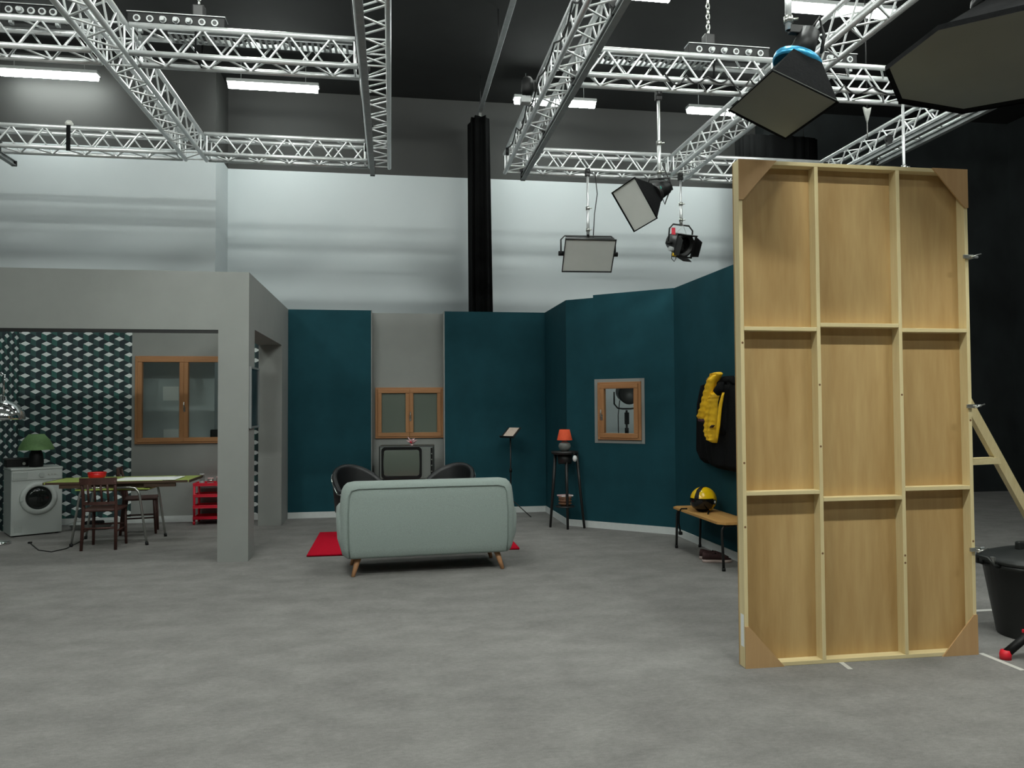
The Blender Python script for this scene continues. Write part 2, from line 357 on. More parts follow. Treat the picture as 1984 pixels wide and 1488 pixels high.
# --- windows
def window(name, label, A, B, z0, z1, sashes, glass='pane', off=0.0):
    A = Vector((A[0], A[1], 0)); B = Vector((B[0], B[1], 0)); L = (B - A).length; rz = math.atan2(B.y - A.y, B.x - A.x)
    t = tag(link(name, None, None, A, rz), label, 'window', kind='structure')
    fwid = 0.035; y0, y1 = -0.03 - off, 0.05
    for nm, a, b, mm in (('frame_rail', (0, y0, z0), (L, y1, z0 + fwid), 'window_wood_h'), ('frame_rail', (0, y0, z1 - fwid), (L, y1, z1), 'window_wood_h'),
                         ('frame_stile', (0, y0, z0 + fwid), (fwid, y1, z1 - fwid), 'window_wood'), ('frame_stile', (L - fwid, y0, z0 + fwid), (L, y1, z1 - fwid), 'window_wood')):
        part(nm, mm, t, 'box', a, b, bev=0.005)
    iw = (L - 2 * fwid) / sashes
    for k in range(sashes):
        a = fwid + k * iw; b = a + iw; s = link('sash', None, t); sw = 0.058; ya, yb = y0 - .012, 0.03
        for nm, p_, q_, mm in (('sash_rail', (a, ya, z0 + fwid - .012), (b, yb, z0 + fwid + sw - .01), 'window_wood_h'), ('sash_rail', (a, ya, z1 - fwid - sw + .01), (b, yb, z1 - fwid + .012), 'window_wood_h'),
                               ('sash_stile', (a, ya, z0 + fwid + sw - .01), (a + sw, yb, z1 - fwid - sw + .01), 'window_wood'), ('sash_stile', (b - sw, ya, z0 + fwid + sw - .01), (b, yb, z1 - fwid - sw + .01), 'window_wood')):
            part(nm, mm, s, 'box', p_, q_, bev=0.006)
        part('pane', glass, s, 'box', (a + sw - .004, -.004, z0 + fwid + sw - .014), (b - sw + .004, .002, z1 - fwid - sw + .014))
    hx = L / 2 + .012 if sashes == 2 else fwid + .03
    zc = z0 + (z1 - z0) * 0.40; hb_ = MB(); hb_.box((hx - .013, y0 - .02, zc - .045), (hx + .013, y0 - .01, zc + .03), 0.004)
    hb_.cyl((hx, y0 - .02, zc), (hx, y0 - .045, zc), 0.008); hb_.cyl((hx, y0 - .045, zc - .005), (hx, y0 - .04, zc + .09), 0.009, 0.007)
    hb_.build('handle', 'steel', t); return t
window('window_1', 'double wooden casement window in the grey kitchen wall', (kp.x, YK), (kq.x, YK), kq.z, kp.z, 2)
window('window_2', 'double wooden casement window in the grey niche above the television', (WC[0], YN), (WC[2], YN), WC[1], WC[3], 2, 'frosted_pane')
a = Vector(C2) + dv * ha[0]; b = Vector(C2) + dv * hb[0]
window('window_3', 'small single wooden window in the diagonal teal wall', a, b, hb[1], ha[1], 1)
mb = MB(); zt, zb_ = h0[1], h1[1]
for p_, q_ in (((h0[0], -.006, zb_), (ha[0] + .01, 0, zt)), ((hb[0] - .01, -.006, zb_), (h1[0], 0, zt)), ((ha[0], -.006, zb_), (hb[0], 0, hb[1] + .01)), ((ha[0], -.006, ha[1] - .01), (hb[0], 0, zt))): mb.box(p_, q_)
tag(mb.build('trim_4', 'set_grey', None, Vector((C2[0], C2[1], 0)), math.atan2(dv.y, dv.x)), 'grey unpainted border around the small wooden window', 'trim', kind='structure')
# things seen through the kitchen window: papers taped to the cyclorama pier
for (a_, b_, c_, d_), lb in (((316, 749, 346, 776), 'upper white paper sheet seen through the kitchen window'), ((317, 832, 346, 862), 'lower white paper sheet seen through the kitchen window')):
    p, q = rect_on(11.745, a_, b_, c_, d_)
    tag(part('paper_sheet', 'paper', None, 'box', (p.x, 11.742, q.z), (q.x, 11.75, p.z)), lb, 'paper', 'papers behind the kitchen window')
p, q = rect_on(11.74, 409, 832, 432, 852)
bx = thing('wall_switch_box', 'small black box on the wall behind the kitchen window', 'box', ((p.x + q.x) / 2, 11.74, q.z))
part('housing', 'black_plastic', bx, 'box', (-(q.x - p.x) / 2, -.06, 0), ((q.x - p.x) / 2, .01, p.z - q.z), bev=.01); part('lid', 'black_metal', bx, 'box', (-.06, -.066, .02), (.06, -.059, p.z - q.z - .02), bev=.003)
# ================================================================== TRUSSES
ZC = 4.71; HH = 0.12
BR = {}
def brace_mesh(L):
    k = round(L, 4)
    if k not in BR:
        mb = MB(); mb.cyl((0, 0, 0), (0, 0, L), 0.0095, n=6, caps=False); BR[k] = mb.mesh('brace', 'alu')
    return BR[k]
def seg(name, p, q, parent):
    p = Vector(p); d = Vector(q) - p; o = link(name, brace_mesh(d.length), parent, p)
    o.rotation_euler = d.to_track_quat('Z', 'Y').to_euler(); return o
def truss(label, P, Q, frames=(), pitch=0.36, group='aluminium lighting trusses'):
    P = Vector(P); Q = Vector(Q); L = (Q - P).length; t = thing('lighting_truss', label, 'truss', P, math.atan2(Q.y - P.y, Q.x - P.x), group)
    for sy_ in (-1, 1):
        for sz in (-1, 1): part('chord', 'alu', t, 'cyl', (0, sy_ * HH, sz * HH), (L, sy_ * HH, sz * HH), 0.025, n=10)
    cuts = sorted(set([0.03, L - .03] + [f for f in frames if .1 < f < L - .1]))
    for f in cuts:
        for s in (-1, 1): seg('end_strut', (f, s * HH, -HH), (f, s * HH, HH), t); seg('end_strut', (f, -HH, s * HH), (f, HH, s * HH), t)
    for a, b in zip(cuts[:-1], cuts[1:]):
        n = max(1, round((b - a - .04) / (pitch / 2))); st = (b - a - .04) / n; a += .02
        for i in range(n):
            xa, xb = a + i * st, a + (i + 1) * st; u, v = (HH, -HH) if i % 2 else (-HH, HH)
            seg('brace', (xa, -HH, u), (xb, -HH, v), t); seg('brace', (xa, HH, v), (xb, HH, u), t)
            seg('brace', (xa, u, -HH), (xb, v, -HH), t)
            if i % 2 == 0: seg('brace', (xa, u, HH), (xb, v, HH), t)
    return t
XA = -2.35; XB = -0.14; XC = 1.58; XD = 3.76; XE = 5.86; Y1 = 9.72; Y2 = 7.05; Y2R = 6.92; Y3 = 4.1
g = HH + .03
truss('back cross truss over the washing machine', (-5.6, Y1, ZC), (XA - g, Y1, ZC))
truss('back cross truss between kitchen window and niche', (XA + g, Y1, ZC), (XB - g, Y1, ZC))
truss('back cross truss holding the small light panel', (XC + g, Y1, ZC), (XD - g, Y1, ZC))
truss('back cross truss behind the wooden flat', (XD + g, Y1, ZC), (XE - g, Y1, ZC))
truss('middle cross truss over the washing machine side of the kitchen', (-5.6, Y2, ZC), (XA - g, Y2, ZC))
truss('middle cross truss with cable tray, above the grey header beam', (XA + g, Y2, ZC), (XB - g, Y2, ZC))
truss('middle cross truss holding the tilted softbox pole', (XC + g, Y2R, ZC), (XD - g, Y2R, ZC))
truss('middle cross truss behind the octagonal softbox', (XD + g, Y2R, ZC), (XE - g, Y2R, ZC))
truss('front cross truss holding the two large softboxes', (XC + g, Y3, ZC), (XD - g, Y3, ZC))
truss('front cross truss beyond the octagonal softbox', (XD + g, Y3, ZC), (XE - g, Y3, ZC))
for X, lb in ((XA, 'lengthwise truss running out over the kitchen table'), (XB, 'lengthwise truss ending above the grey niche'), (XC, 'lengthwise truss beside the hanging drape and its rail'),
              (XD, 'lengthwise truss between spotlight and square softbox'), (XE, 'lengthwise truss nearest the black studio wall')):
    fr = (Y1 - HH - 2.6 - .04, Y2 + HH - 2.6 + .03, Y2 - HH - 2.6 - .03)
    truss(lb, (X, 2.6, ZC), (X, Y1 + .14, ZC), fr)
def hookclamp(parent, x, y, z):
    mb = MB(); mb.box((x - .03, y - .025, z), (x + .03, y + .025, z + .06), .006); mb.cyl((x, y - .02, z + .09), (x, y + .02, z + .09), .045, n=12); mb.build('clamp', 'black_metal', parent)
def rail(label, px, py, zr, y_end=3.0, clamps=()):
    P = G(px, py, zr); L = P.y - y_end
    t = thing('track_rail', label, 'rail', (P.x, y_end, zr), 0, 'aluminium track rails under the trusses')
    mb = MB(); mb.box((-.028, 0, 0), (.028, L, .012)); mb.box((-.006, 0, .012), (.006, L, .05)); mb.box((-.028, 0, .05), (.028, L, .058)); mb.build('profile', 'alu_dull', t)
    part('end_stop', 'black_plastic', t, 'box', (-.03, L - .03, -.004), (.03, L + .004, .062), bev=.004)
    for c in clamps: hookclamp(t, 0, c - y_end, .05)
    return t
rail('track rail clamped under the truss beside the drape', 1013, 350, 4.47, 3.0, (9.75, 8.3, 6.9, 5.6))
rail('track rail clamped under the truss above the grey niche', 722, 341, 4.47, 3.0, (9.75, 8.4, 7.0, 5.6))
rail('track rail ending above the papered kitchen wall', 28, 322, 4.47, 3.0, (9.6, 7.0))
rail('track rail under the truss beside the black wall', 1640, 335, 4.45, 3.0, (9.3, 8.0, 6.9, 5.0))
rail('second track rail hanging beside the black studio wall', 1700, 322, 4.45, 3.0, (8.6, 6.9, 5.0))
# cable tray in the middle trusses
def tray(label, xa, xb, Y, z):
    t = thing('cable_tray', label, 'cable tray', (xa, Y, z), 0, 'cable trays on the middle trusses'); L = xb - xa
    mb = MB(); mb.box((0, -.09, 0), (L, -.085, .05)); mb.box((0, .085, 0), (L, .09, .05)); mb.build('side_rail', 'alu_dull', t)
    mb = MB(); n = int(L / .05)
    for i in range(n): mb.box((i * .05, -.085, 0), (i * .05 + .022, .085, .005))
    r = mb.build('rungs', 'alu_dull', t); r['kind'] = 'stuff'
    pts = [(L * i / 30, .04 * math.sin(i * 1.3), .02 + .008 * math.sin(i * 2.1)) for i in range(31)]
    part('cable', 'cable', t, 'tube', pts, .012, n=6)
tray('cable tray lying in the middle truss above the kitchen', -1.9, XB - .2, Y2, ZC + .08)
tray('cable tray lying in the middle truss by the drape', XC + .2, 3.0, Y2R, ZC + .08)
# socket strips
def strip(label, pxa, pxb, pyc, Y, n, plugs):
    P = PY(pxa, pyc, Y - .15); Q = PY(pxb, pyc, Y - .15); L = Q.x - P.x; z0 = ZC + HH + .03
    t = thing('socket_strip', label, 'power strip', (P.x, Y, z0), 0, 'power socket strips on the trusses')
    part('housing', 'black_plastic', t, 'box', (0, -.06, 0), (L, .06, .115), bev=.008); part('cover_lip', 'alu_dull', t, 'box', (0, -.066, .115), (L, .062, .122))
    for i in range(n):
        x = L * (i + .8) / (n + .6); mb = MB(); mb.cyl((x, -.058, .058), (x, -.075, .058), .030, n=12)
        if i in plugs: mb.cyl((x, -.075, .058), (x, -.115, .05), .022, .018, n=10)
        s = mb.build('socket', 'grey_socket', t); part('socket_cap', 'ivory' if i in plugs else 'black_metal', s, 'cyl', (x, -.075, .058), (x, -.079, .058), .018, n=10)
    for x in (L * .12, L * .88): part('bracket', 'alu_dull', t, 'box', (x - .015, -.02, -.035), (x + .015, .02, .002))
strip('black socket strip on the middle truss beside the kitchen-side crossing', 238, 432, 45, Y2, 7, (2, 3, 4))
strip('black socket strip on the middle truss at the studio edge', -10, 112, 35, Y2, 5, (1,))
strip('black socket strip on the middle truss left of the square softbox', 1342, 1500, 102, Y2R, 6, (1, 2, 4))
strip('black socket strip on the middle truss right of the square softbox', 1600, 1672, 112, Y2R, 3, (0,))
def chain(label, px, py0, Y, ztop):
    P = PY(px, py0, Y); zb = ZC + HH + .26; t = thing('hoist_chain', label, 'chain', (P.x, Y, zb), 0, 'hoist chains over the trusses'); n = int((ztop - zb) / .05)
    ms = []
    for k in (0, 1):
        mb = MB(); ax = Vector((1, 0, 0)) if k else Vector((0, 1, 0))
        mb.tube([ax * (.016 * math.cos(a_)) + Vector((0, 0, .034 * math.sin(a_))) for a_ in [2 * math.pi * i / 10 for i in range(10)]], .006, n=5, closed=True); ms.append(mb.mesh('chain_link', 'steel'))
    for i in range(n): link('chain_link', ms[i % 2], t, (0, 0, .03 + i * .05))
    mb = MB(); mb.box((-.05, -.05, -.12), (.05, .05, .0), .012); mb.cyl((0, 0, -.2), (0, 0, -.12), .012); mb.build('hook_block', 'black_metal', t)
    part('sling', 'black_cloth', t, 'tube', [(0, 0, -.14), (0, -.12, -.29), (0, -.12, -.5), (0, .12, -.5), (0, .12, -.29)], .01, n=6, closed=True)
chain('hoist chain above the middle truss over the kitchen', 386, 10, Y2, HX); chain('hoist chain above the middle truss near the square softbox', 1372, 62, Y2R, HX)
# ================================================================== FLUORESCENT BATTENS
def batten(x, y, z=6.0, label='white fluorescent batten lamp hanging below the black ceiling', m='tube_light'):
    t = thing('batten_lamp', label, 'ceiling lamp', (x, y, z), 0, 'fluorescent battens under the ceiling')
    part('housing', 'fixture', t, 'box', (-.64, -.075, .0), (.64, .075, .05), bev=.01)
    mb = MB(); mb.loft([[Vector((xx, .07 * math.cos(a_), -.075 * math.sin(a_))) for a_ in [math.pi * i / 8 for i in range(9)]] for xx in (-.62, .62)]); mb.build('diffuser', m, t)
    for s in (-.45, .45): part('hanger_rod', 'alu_dull', t, 'cyl', (s, 0, .05), (s, 0, HX - z), .006, n=6)
LX = (-4.46, -1.6, 2.36, 5.0); LX0 = (-4.66, -1.67, 2.47, 5.22)
BL = ('fluorescent batten lamp over the papered kitchen wall', 'fluorescent batten lamp over the teal wall beside the passage', 'fluorescent batten lamp seen through the truss beside the drape', 'fluorescent batten lamp half hidden by the square softbox')
BL2 = ('white fluorescent batten lamp hanging below the black ceiling',) * 2 + ('fluorescent batten lamp between drape track and hoist chain', 'bright fluorescent batten lamp directly above the square softbox')
for j, yy in enumerate((11.42, 7.9, 4.8, 1.7, -1.4)):
    for i, xx in enumerate(LX):
        if j == 0: batten(LX0[i], yy, 6.2, BL[i], 'tube_light_back')
        elif not (j == 2 and i == 0): batten(xx, yy, label=BL2[i] if j == 1 else BL2[0], m=('', 'tube_light_set', 'tube_light_mid', 'tube_light', 'tube_light_set')[j])
# ================================================================== DRAPES AND THEIR TRACK
def drape(label, cx, cy, hx, hy, z0, z1, folds, flare, skew):
    mb = MB(); rings = []; n = 96
    for i in range(13):
        f = i / 12; z = z1 + (z0 - z1) * f; k = 1 + flare * f; R = []
        for j in range(n):
            a = 2 * math.pi * j / n; w_ = 1 + .10 * math.sin(folds * a) + .05 * math.sin(folds * 1.7 * a + 2 * f)
            R.append(Vector((cx + skew * f + hx * k * w_ * math.copysign(abs(math.cos(a)) ** .7, math.cos(a)), cy + hy * w_ * math.copysign(abs(math.sin(a)) ** .7, math.sin(a)), z)))
        rings.append(R)
    return rings
dx0 = PY(909, 500, 11.9).x; dx1 = PY(946, 300, 11.9).x
t = thing('stage_drape', 'narrow black stage drape hanging bunched before the cyclorama', 'curtain', ((dx0 + dx1) / 2, 11.9, 0))
mb = MB(); mb.loft(drape('', 0, 0, (dx1 - dx0) / 2 * .93, .32, 0.02, 5.98, 9, .20, .045)); mb.build('cloth', 'drape', t)
for k in range(4): part('runner', 'steel', t, 'box', (-.02, -.25 + k * .16, 5.96), (.02, -.21 + k * .16, 6.05))
P = PY(925, 225, 11.9)
t = thing('drape_track', 'long grey drape track running lengthwise under the ceiling', 'track', ((dx0 + dx1) / 2, 3, 6.05))
part('profile', 'alu_dull', t, 'box', (-.03, 0, 0), (.03, 9.3, .05), bev=.006)
for k in range(5): part('hanger_rod', 'black_metal', t, 'cyl', (0, .6 + k * 2, .05), (0, .6 + k * 2, HX - 6.05), .008, n=6)
ex0 = PY(1432, 300, 11.9).x; ex1 = PY(1572, 300, 11.9).x
t = thing('stage_drape', 'wide black stage drape hanging behind the wooden flat', 'curtain', ((ex0 + ex1) / 2, 11.9, 0))
mb = MB(); mb.loft(drape('', 0, 0, (ex1 - ex0) / 2, .14, 0.02, 5.98, 22, 0, 0)); mb.build('cloth', 'drape', t)
part('pipe', 'black_metal', t, 'cyl', (-(ex1 - ex0) / 2, 0, 6.0), ((ex1 - ex0) / 2, 0, 6.0), .025)
for s in (-.5, .5): part('hanger_rod', 'black_metal', t, 'cyl', (s, 0, 6.0), (s, 0, HX), .01, n=6)
# ================================================================== WOODEN FLAT (scenery panel seen from behind)
FX = 2.068; FY = 4.362; FWD = 1.535; FH = 3.04; DP = 0.07; TH = 0.024
t = thing('scenery_flat', 'tall unpainted wooden scenery flat with nine open bays, seen from behind', 'scenery panel', (FX, FY, 0))
part('plywood_sheet', 'ply', t, 'box', (0, DP, 0), (FWD, DP + .012, FH))
vx = [0.0, PY(1584, 500, FY).x - FX - TH / 2, PY(1742, 500, FY).x - FX - TH / 2, FWD - TH]
for x in vx:
    s = part('stile', 'pine', t, 'box', (x, 0, TH if 0 < x < 1.4 else 0), (x + TH, DP, FH - TH if 0 < x < 1.4 else FH), bev=.002)
    for k in range(3):
        z = random.uniform(.5, 2.7); kn = MB(); kn.cyl((x + TH * .5, -.0006, z), (x + TH * .5, .004, z), .007, n=8); kn.build('knot', 'knot', s)
part('rail', 'pine_h', t, 'box', (TH, 0, 0), (FWD - TH, DP, TH), bev=.002); part('rail', 'pine_h', t, 'box', (TH, 0, FH - TH), (FWD - TH, DP, FH), bev=.002)
for bay, (pa, pb) in enumerate((((1510, 637), (1520, 955)), ((1660, 630), (1670, 966)), ((1810, 640), (1820, 946)))):
    for px, py in (pa, pb):
        z = PY(px, py, FY).z; part('rail', 'pine_h', t, 'box', (vx[bay] + TH, 0, z - TH / 2), (vx[bay + 1], DP, z + TH / 2), bev=.002)
gs = 0.245
for cx, cz, dx_, dz_ in ((0, 0, 1, 1), (FWD, 0, -1, 1), (0, FH, 1, -1), (FWD, FH, -1, -1)):
    mb = MB(); mb.prism([(cx, -.009, cz), (cx + dx_ * gs, -.009, cz), (cx + dx_ * TH, -.009, cz + dz_ * gs), (cx, -.009, cz + dz_ * gs)], (0, .009, 0)); mb.build('gusset', 'gusset_ply', t)
q = PY(1447, 1225, FY)
lb_ = part('paper_label', 'paper', t, 'box', (-.0012, .01, q.z - .09), (0.0, .05, q.z + .1)); lb_['label'] = 'white paper label'
# brace standing behind the right edge of the flat
t = thing('flat_brace', 'triangular pine brace propping the wooden flat', 'brace', (FX + FWD - .03, FY + DP + .02, 0))
BA = PY(1889, 745, FY + .14); BB = G(2075, 1180, 0); bo = t.location
T_ = Matrix.Translation(-Vector(bo))
def beam(p, q, wv, hv, mname, nm, par):
    p = Vector(p); q = Vector(q); d = (q - p).normalized(); side = d.cross(Vector((0, 1, 0.05))).normalized(); up = d.cross(side).normalized()
    pts = [p + side * sx_ * wv + up * su * hv for sx_, su in ((-1, -1), (1, -1), (1, 1), (-1, 1))]; mb = MB(); mb.prism(pts, q - p); return mb.build(nm, mname, par)
p0 = Vector((.015, .06, 1.74)); p1 = Vector((4.92, 4.90, .012)) - Vector(bo)
beam(p0, p1, .030, .022, 'pine', 'diagonal', t)
part('upright', 'pine', t, 'box', (-.03, .0, 0), (.015, .04, 1.78), bev=.002)
z_ = PY(1915, 893, FY + .2).z; f_ = (1.74 - z_) / 1.72
beam((.0, .06, z_), p0.lerp(p1, f_), .022, .02, 'pine_h', 'strut', t)
def gclamp(px, py, lab, rot):
    P = PY(px, py, FY + .03); t = thing('clamp', lab, 'clamp', (FX + FWD + .001, FY + .03, P.z), 0, 'steel clamps on the flat edge')
    mb = MB(); mb.box((-.045, -.045, -.012), (.03, -.033, .012), .003); mb.box((.018, -.045, -.012), (.03, .07, .012), .003); mb.box((-.02, .06, -.012), (.03, .072, .012), .003); mb.build('frame', 'steel', t)
    mb = MB(); mb.cyl((.0, -.075, 0), (.0, .0, 0), .005, n=8); mb.cyl((-.02, -.075, -.01), (.055, -.07, .012), .0045, n=8); mb.cyl((-.005, -.036, 0), (.005, -.036, 0), .001); mb.build('screw', 'steel', t)
    part('bar_handle', 'alu_dull', t, 'cyl', (.02, -.02, 0), (.075, -.015, .003), .008, n=8)
gclamp(1886, 500, 'steel clamp high on the flat edge near the top bay', 0); gclamp(1888, 787, 'steel clamp on the flat edge where the brace meets', 0); gclamp(1896, 1062, 'steel clamp on the flat edge beside the black bin', 0)
# floor tape
def tape(label, a, b, w_):
    a = G(*a); b = G(*b); d = (b - a).xy.normalized(); n = Vector((-d.y, d.x, 0)) * w_ / 2
    mb = MB(); mb.prism([a + n, b + n, b - n, a - n], (0, 0, .0015)); tag(mb.build('floor_tape', 'tape', None, (0, 0, .0005)), label, 'tape', 'tape marks on the floor')
tape('white tape mark on the floor behind flat and bin', (1850, 1186), (1960, 1180), .05); tape('short white tape mark under the wooden flat', (1622, 1278), (1648, 1297), .03); tape('long white tape mark between wooden flat and red stool foot', (1900, 1266), (1982, 1299), .035)
# ================================================================== BIN AND STEP STOOL
bc = Vector((4.26, 4.66, 0))
t = thing('waste_bin', 'black plastic bin with a lid beside the wooden flat', 'bin', bc)
HB = .46
part('body', 'bin_black', t, 'lathe', [(.0, .0), (.20, 0), (.205, .01), (.28, HB), (.305, HB + .005), (.305, HB + .03), (.285, HB + .03)], n=40)
lid = part('lid', 'bin_black', t, 'lathe', [(.30, HB + .03), (.312, HB + .035), (.312, HB + .055), (.27, HB + .075), (.16, HB + .11), (.0, HB + .125)], n=40)
mb = MB(); mb.box((-.10, -.02, HB + .10), (.10, .02, HB + .17), .012); mb.build('grip', 'bin_black', lid)
for s in (-1, 1):
    mb = MB(); mb.tube([(s * .29, -.07, HB + .02), (s * .34, -.07, HB + .03), (s * .355, -.05, HB + .075), (s * .355, .05, HB + .075), (s * .34, .07, HB + .03), (s * .29, .07, HB + .02)], .012, n=8); mb.build('handle', 'bin_black', t)
    part('latch', 'steel', t, 'box', (s * .31 - .012, -.05, HB + .03), (s * .31 + .012, -.02, HB + .08), bev=.004)
st = thing('step_stool', 'low black and red step stool beside the black bin', 'stool', (3.70, 3.95, 0))
part('tread', 'appliance_side', st, 'box', (.14, .0, .145), (.50, .30, .165), bev=.006)
mb = MB(); mb.box((.125, -.012, .15), (.515, .0, .172), .004); mb.box((.125, .30, .15), (.515, .312, .172), .004); mb.box((.125, 0, .15), (.14, .30, .172), .004); mb.box((.50, 0, .15), (.515, .30, .172), .004); mb.build('tread_edge', 'red_rubber', st)
for x, y, sx_, sy_ in ((.0, 0.0, 1, 1), (.64, 0, -1, 1), (0, .30, 1, -1), (.64, .30, -1, -1)):
    l = part('leg', 'black_plastic', st, 'cyl', (x, y, .03), (x + .15 * sx_, y + .02 * sy_, .15), .026, .024, n=10)
    part('foot', 'red_rubber', l, 'lathe', [(.0, 0), (.032, 0), (.034, .03), (.026, .055), (0, .056)], c=(x, y, 0), n=14)
# ================================================================== SOFA
SW = 0.835; scx = 0.355
t = thing('sofa', 'pale grey-green fabric sofa on splayed wooden legs, seen from behind', 'sofa', (scx, 7.31, 0), math.radians(4.2))
def ring_sofa(z, hx, y0, y1, r): return rrect(0, (y0 + y1) / 2, hx, (y1 - y0) / 2, r, z, 6)
mb = MB(); mb.loft([ring_sofa(.165, .72, .03, .20, .04), ring_sofa(.17, .755, .01, .22, .05), ring_sofa(.19, .785, .0, .23, .06), ring_sofa(.25, .81, -.005, .235, .07), ring_sofa(.40, .825, -.01, .24, .08), ring_sofa(.60, .825, -.005, .235, .08), ring_sofa(.72, .815, .005, .22, .08),
                   ring_sofa(.79, .805, .012, .21, .075), ring_sofa(.83, .785, .025, .195, .07), ring_sofa(.857, .755, .05, .175, .05), ring_sofa(.868, .70, .08, .15, .03)]); mb.build('backrest', 'sofa_fabric', t)
for s in (-1, 1):
    mb = MB(); rr = []
    for z, o, i, ya, yb in ((.17, .74, .68, .06, .72), (.2, .80, .66, .03, .76), (.35, .845, .64, .02, .78), (.5, .855, .65, .03, .77), (.57, .85, .67, .05, .74), (.61, .825, .70, .10, .68), (.62, .79, .74, .16, .6)):
        rr.append(rrect(s * (o + i) / 2, (ya + yb) / 2, (o - i) / 2, (yb - ya) / 2, .06, z, 5))
    mb.loft(rr); mb.build('armrest', 'sofa_fabric', t)
part('seat_base', 'sofa_fabric', t, 'box', (-.66, .15, .17), (.66, .74, .32), bev=.03)
for s in (-1, 1): part('seat_cushion', 'sofa_fabric', t, 'box', (s * .325 - .32, .22, .31), (s * .325 + .32, .78, .45), bev=.05)
mb = MB(); mb.tube([(-.735, .0, .18), (-.745, -.012, .30), (-.75, -.012, .55), (-.74, .0, .74), (-.72, .004, .79), (-.66, .008, .808), (0, .008, .81), (.66, .008, .808), (.72, .004, .79), (.74, .0, .74), (.75, -.012, .55), (.745, -.012, .30), (.735, .0, .18)], .006, n=6); mb.build('piping', 'sofa_piping', t)
for x, y, sx_, sy_ in ((-.65, .09, -1, -1), (.65, .09, 1, -1), (-.65, .56, -1, 1), (.65, .56, 1, 1)):
    part('leg', 'leg_wood', t, 'cyl', (x, y, .18), (x + sx_ * .055, y + sy_ * .045, 0.0), .030, .017, n=14)
# rug
t = thing('rug', 'bright red short pile rug in front of the sofa', 'rug', (.25, 9.10, 0))
part('pile', 'rug', t, 'box', (-1.12, -.74, .002), (1.12, .74, .022), bev=.006); mb = MB(); mb.tube([(-1.12, -.74, .012), (1.12, -.74, .012), (1.12, .74, .012), (-1.12, .74, .012)], .011, n=6, closed=True); mb.build('binding', 'rug', t)
# ================================================================== TELEVISION, TUB CHAIRS, MUSIC STAND
t = thing('television_stand', 'low dark cabinet under the old television', 'cabinet', (.22, 10.95, 0))
part('body', 'dark_wood', t, 'box', (-.5, -.25, .08), (.5, .23, .555), bev=.006)
for s in (-1, 1): d_ = part('door', 'dark_wood', t, 'box', (s * .248 - .235, -.268, .1), (s * .248 + .235, -.25, .54), bev=.004); part('knob', 'steel', d_, 'cyl', (s * .05, -.285, .33), (s * .05, -.268, .33), .012)
for x in (-.45, .45):
    for y in (-.2, .18): part('leg', 'black_metal', t, 'cyl', (x, y, 0), (x, y, .08), .018)
t = thing('television', 'old tube television with grey screen standing between the tub chairs', 'television', (.22, 10.95, .556), math.radians(-4))
TVW, TVH = .375, .47
part('cabinet', 'tv_body', t, 'box', (-TVW, -.22, .0), (TVW, .14, TVH), bev=.012)
mb = MB(); mb.loft([[Vector((x, .14, z)) for x, z in ((-TVW + .04, .03), (TVW - .04, .03), (TVW - .04, TVH - .04), (-TVW + .04, TVH - .04))], [Vector((x, .26, z)) for x, z in ((-.2, .06), (.2, .06), (.2, .34), (-.2, .34))]], sm=False); mb.build('rear_cover', 'black_plastic', t)
part('front_panel', 'tv_face', t, 'box', (-TVW + .018, -.232, .018), (TVW - .018, -.219, TVH - .022), bev=.004)
sc0, sc1 = -TVW + .035, TVW - .165
mb = MB(); mb.loft([rrect((sc0 + sc1) / 2, 0, (sc1 - sc0) / 2, .215, .05, 0, 5), rrect((sc0 + sc1) / 2, 0, (sc1 - sc0) / 2 - .035, .18, .04, -.012, 5)], caps=False)
mb.v = [(x, -.233 + z * -.2 - .006, y + .237) for x, y, z in mb.v]; bz = mb.build('bezel', 'black_plastic', t)
mb = MB(); n = 12; vs = []; fs = []
for j in range(n + 1):
    for i in range(n + 1):
        u_, v_ = 2 * i / n - 1, 2 * j / n - 1; k = .96
        vs.append(((sc0 + sc1) / 2 + u_ * ((sc1 - sc0) / 2 - .03) * (1 - .04 * v_ * v_), -.236 - .028 * (1 - (u_ * u_ + v_ * v_) / 2), .237 + v_ * .178 * (1 - .05 * u_ * u_)))
for j in range(n):
    for i in range(n): a_ = j * (n + 1) + i; fs.append((a_, a_ + 1, a_ + n + 2, a_ + n + 1))
mb.add(vs, fs, True); mb.build('screen', 'tv_screen', t)
part('control_strip', 'black_plastic', t, 'box', (TVW - .045, -.238, .03), (TVW - .02, -.23, TVH - .03)); part('speaker_grille', 'tv_face', t, 'box', (TVW - .145, -.237, .03), (TVW - .06, -.23, TVH - .03), bev=.003)
for k in range(4): part('knob', 'steel', t, 'cyl', (TVW - .032, -.25, .12 + k * .08), (TVW - .032, -.236, .12 + k * .08), .009, n=10)
P = PY(798, 862, 10.85)
t = thing('crystal_ornament', 'small pink glass flower ornament on the old television', 'ornament', (P.x, 10.88, .556 + TVH))
part('foot', 'crystal', t, 'lathe', [(.0, 0), (.03, .0), (.008, .012), (.008, .03), (0, .032)], n=10)
for k in range(9):
    a = 2 * math.pi * k / 9; el = .5 + .5 * (k % 2); r_ = .055 + .02 * (k % 3); mb = MB(); d = Vector((math.cos(a) * math.cos(el), math.sin(a) * math.cos(el), math.sin(el)))
    mb.tube([Vector((0, 0, .025)), Vector((0, 0, .025)) + d * r_ * .6, Vector((0, 0, .025)) + d * r_ * 1.2], [.005, .016, .002], n=6); mb.build('petal', 'crystal' if k % 3 else 'red_tag', t)
